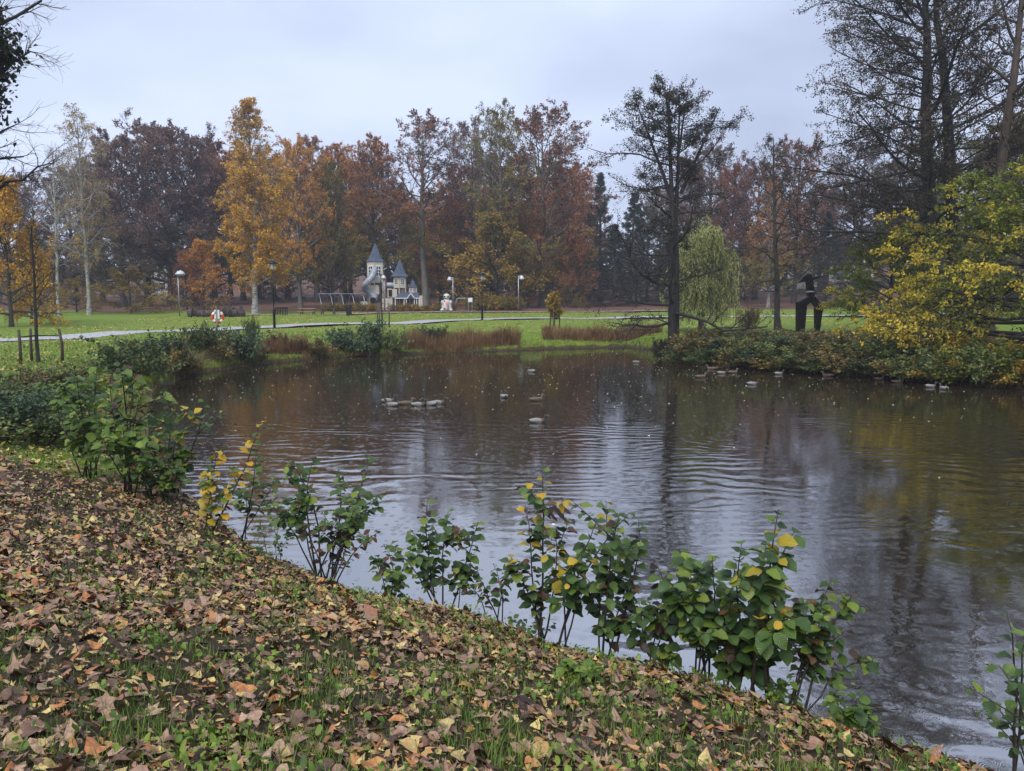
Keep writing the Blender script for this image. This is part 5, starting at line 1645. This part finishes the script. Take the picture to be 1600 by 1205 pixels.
def plant(base, tops, label, mix, size=.12, name='alder_sapling', nleaf=16, depth=.35, twig=2, cat='sapling', stem=S_stem, t0=.3, r0=.009, tipmix=None, droop=.35, dens=1.5):
    """base, tops: pixels of the stem foot and of the stem ends; ends stand within `depth` metres of the foot's distance"""
    b = to_land(pg(*base))
    t0 = t0 + (.1 if base[0] > 400 and cat == 'sapling' else 0)
    root = empty(name, b, 0, label, cat)
    bz = Vector((0, 0, -.04))
    for (tx, ty) in tops:
        e = Vector(pd(tx, ty, b[1] + rp.uniform(-depth, depth))) - Vector(b)
        foot = bz + Vector((rp.uniform(-.10, .10), rp.uniform(-.08, .08), 0))
        L_ = (e - foot).length
        n = 7; pts = []
        bulge = Vector((rp.uniform(-.08, .08), rp.uniform(-.08, .08), .10)) * L_
        for i in range(n):
            t = i / (n - 1)
            pts.append(foot.lerp(e, t) + bulge * math.sin(PI * t) + Vector((rp.gauss(0, .008), rp.gauss(0, .008), 0)))
        rr = r0 * (.6 + .5 * L_)
        MB().tube(pts, [rr * (1 - .75 * i / (n - 1)) for i in range(n)], 6).build('stem', stem, root, smooth=True)
        lines = [pts]
        for _ in range(twig):
            t = rp.uniform(.3, .8); k = t * (n - 1); i0 = int(k); p0 = pts[i0].lerp(pts[i0 + 1], k - i0)
            a = rp.uniform(0, 6.28); dv = Vector((math.cos(a), math.sin(a) * .8, rp.uniform(.3, 1.1))).normalized()
            l2 = L_ * rp.uniform(.16, .34)
            tp = [p0 + dv * l2 * q / 3 + Vector((0, 0, -.06 * l2 * (q / 3) ** 2)) for q in range(4)]
            MB().tube(tp, [rr * .55, rr * .45, rr * .35, rr * .2], 5).build('twig', stem, root, smooth=True)
            lines.append(tp)
        for li, ln in enumerate(lines):
            m = len(ln); cnt = int(nleaf * dens) if li == 0 else max(3, int(nleaf * .5 * dens))
            for q in range(cnt):
                t = (t0 if li == 0 else .15) + (1 - (t0 if li == 0 else .15)) * (q + rp.random() * .8) / cnt
                t = min(t, .999); k = t * (m - 1); i0 = min(int(k), m - 2); p0 = ln[i0].lerp(ln[i0 + 1], k - i0)
                tg = (ln[i0 + 1] - ln[i0]).normalized()
                a = q * 2.4 + rp.uniform(-.5, .5)
                out = Vector((math.cos(a), math.sin(a), 0)); out = (out - tg * out.dot(tg) * .6)
                dv = (out + tg * .35 + Vector((0, 0, rp.uniform(-droop - .35, .25)))).normalized()
                s = size * rp.uniform(.55, 1.25) * (1 - .35 * max(0, t - .8) / .2)
                mm = mix if (tipmix is None or t < .62) else tipmix
                o = obj('leaf', LS[rp.choice(mm)][rp.randrange(4)], root, p0 + dv * s * .12)
                up = Vector((rp.gauss(0, .35), rp.gauss(0, .35) - .25, 1))
                X = dv.cross(up).normalized(); Z = X.cross(dv).normalized()
                o.rotation_euler = Matrix((X, dv, Z)).transposed().to_euler()
                o.scale = (s * rp.uniform(.85, 1.1), s, s)
    return root


# big mixed thicket on the left
plant((135, 745), [(112, 565), (90, 615), (150, 575), (130, 620), (105, 680), (165, 640), (75, 600)], 'leafy thicket sapling with grey green leaves on the bend of the bank', 'bbbgb', .14, nleaf=18, depth=.7, twig=3, t0=.15, dens=.95)
plant((205, 775), [(186, 528), (208, 560), (172, 590), (225, 610), (190, 660), (235, 680), (160, 680)], 'tall dark leafed elm sapling in the middle of the thicket', 'bbbgbbd', .15, nleaf=18, depth=.7, twig=3, t0=.15, dens=.95)
plant((268, 772), [(268, 612), (318, 622), (285, 665), (245, 650), (262, 700), (300, 705), (230, 720)], 'elm sapling with yellowing leaves at the water side of the thicket', 'gbbbgy', .14, nleaf=17, depth=.6, twig=3, t0=.12, dens=.95)
plant((240, 780), [(215, 700), (255, 720), (285, 735), (200, 730), (300, 750)], 'low tangle of leafy shoots at the foot of the thicket', 'ggbbd', .12, nleaf=14, depth=.5, twig=3, t0=.1)
# yellow shoots
plant((330, 835), [(405, 658), (345, 700), (322, 735), (355, 760)], 'arching shoot with bright yellow leaves leaning over the water', 'yyyyd', .115, nleaf=17, depth=.2, twig=1, t0=.2, tipmix='bgy')
plant((372, 835), [(400, 706), (430, 745), (385, 770)], 'green shoot beside the yellow arching one', 'gggb', .115, nleaf=11, depth=.25, twig=1, t0=.35)
# row of saplings along the edge
plant((500, 898), [(445, 712), (490, 712), (530, 735), (575, 712), (600, 770), (465, 770), (555, 790), (420, 780)], 'broad bushy alder sapling with brown dead leaves hanging below', 'gggggbd', .105, nleaf=17, depth=.45, twig=2, t0=.35)
plant((520, 902), [(505, 800), (560, 805), (540, 830), (470, 820), (595, 830)], 'brown withered shoots under the bushy sapling', 'dddg', .085, nleaf=12, depth=.4, twig=2, t0=.2)
plant((700, 952), [(668, 785), (745, 815), (700, 800), (650, 850), (730, 880), (610, 850)], 'slim alder sapling beside the grass tussock', 'ggggbd', .105, nleaf=15, depth=.35, twig=2, t0=.3)
plant((850, 985), [(848, 728), (822, 790), (868, 830), (800, 870)], 'tall slender sapling with a yellow leafed tip', 'gggd', .10, nleaf=22, depth=.2, twig=2, t0=.22, tipmix='yggyd')
plant((878, 1002), [(935, 812), (985, 800), (915, 850), (898, 880)], 'thin stemmed sapling with sparse green leaves leaning over the water', 'ggbggbgggy', .105, nleaf=13, depth=.3, twig=2, t0=.4)
plant((955, 1024), [(968, 800), (998, 812), (940, 870), (990, 900), (925, 930)], 'leafy alder sapling with a dark withered core', 'ggggd', .115, nleaf=16, depth=.3, twig=2, t0=.25)
plant((1098, 1060), [(1062, 858), (1115, 870), (1040, 900), (1150, 875), (1085, 920), (1135, 940)], 'many stemmed alder sapling with broad ribbed leaves', 'gggggb', .125, nleaf=15, depth=.35, twig=2, t0=.3)
plant((1192, 1092), [(1218, 796), (1160, 850), (1195, 850), (1240, 830), (1215, 930), (1165, 960)], 'tallest alder sapling with large ribbed leaves and a yellow leaf', 'gggggbbggggy', .13, nleaf=17, depth=.3, twig=2, t0=.2)
plant((1232, 1092), [(1300, 905), (1335, 925), (1290, 960), (1355, 1025), (1275, 1000), (1320, 985)], 'spreading sapling reaching sideways over dark water', 'ggbbd', .105, nleaf=13, depth=.3, twig=2, t0=.35)
plant((1610, 1170), [(1575, 955), (1600, 990), (1560, 1040), (1545, 1090), (1535, 1110)], 'sapling at the edge of the dark water with a bright lower shoot', 'gggb', .085, nleaf=10, depth=.25, twig=1, t0=.35, dens=1.0)
plant((615, 935), [(600, 850), (640, 870), (585, 870), (625, 900)], 'low leafy shoots between the bushy sapling and the grass tussock', 'ggbd', .09, nleaf=11, depth=.3, twig=2, t0=.2)
plant((775, 968), [(770, 880), (790, 905), (745, 900), (725, 905)], 'thin drooping shoots between two saplings', 'ggdd', .085, nleaf=8, depth=.25, twig=1, t0=.35)
plant((1030, 1045), [(1020, 870), (1045, 930), (1000, 940), (1060, 960)], 'straggly sapling filling the row beside the ribbed leaf alder', 'gggbd', .11, nleaf=12, depth=.3, twig=2, t0=.3)
plant((1150, 1080), [(1140, 920), (1165, 900), (1120, 980), (1180, 1000)], 'straggly sapling under the tallest alder sapling', 'ggggd', .115, nleaf=11, depth=.25, twig=2, t0=.3)
# low broad leaved plants
for (bx, by, tops, lab, sz) in ((1225, 1100, [(1220, 1060), (1240, 1055), (1210, 1080), (1250, 1080)], 'low plant with rounded bright leaves under the tallest sapling', .075),
                                (1325, 1140, [(1310, 1075), (1340, 1070), (1360, 1110), (1290, 1095), (1330, 1105), (1365, 1130)], 'bright green bindweed like plant trailing over the bank edge', .085),
                                (900, 1062, [(880, 1040), (920, 1048), (900, 1035), (935, 1060)], 'dock plant with broad leaves among the fallen leaves', .085),
                                (425, 838, [(405, 805), (440, 812), (420, 800), (455, 830), (390, 825)], 'patch of leafy nettles beside the yellow shoot', .06),
                                (350, 880, [(335, 850), (365, 848), (380, 870), (320, 870)], 'low nettle patch on the leaf covered bank', .055),
                                (825, 980, [(800, 965), (845, 962), (870, 975), (780, 975)], 'low ferny weeds at the foot of the slender sapling', .06)):
    plant((bx, by), tops, lab, 'bbbg', sz, name='broadleaf_weed', nleaf=9, depth=.12, twig=1, cat='plant', stem=S_green, t0=.25, r0=.006)
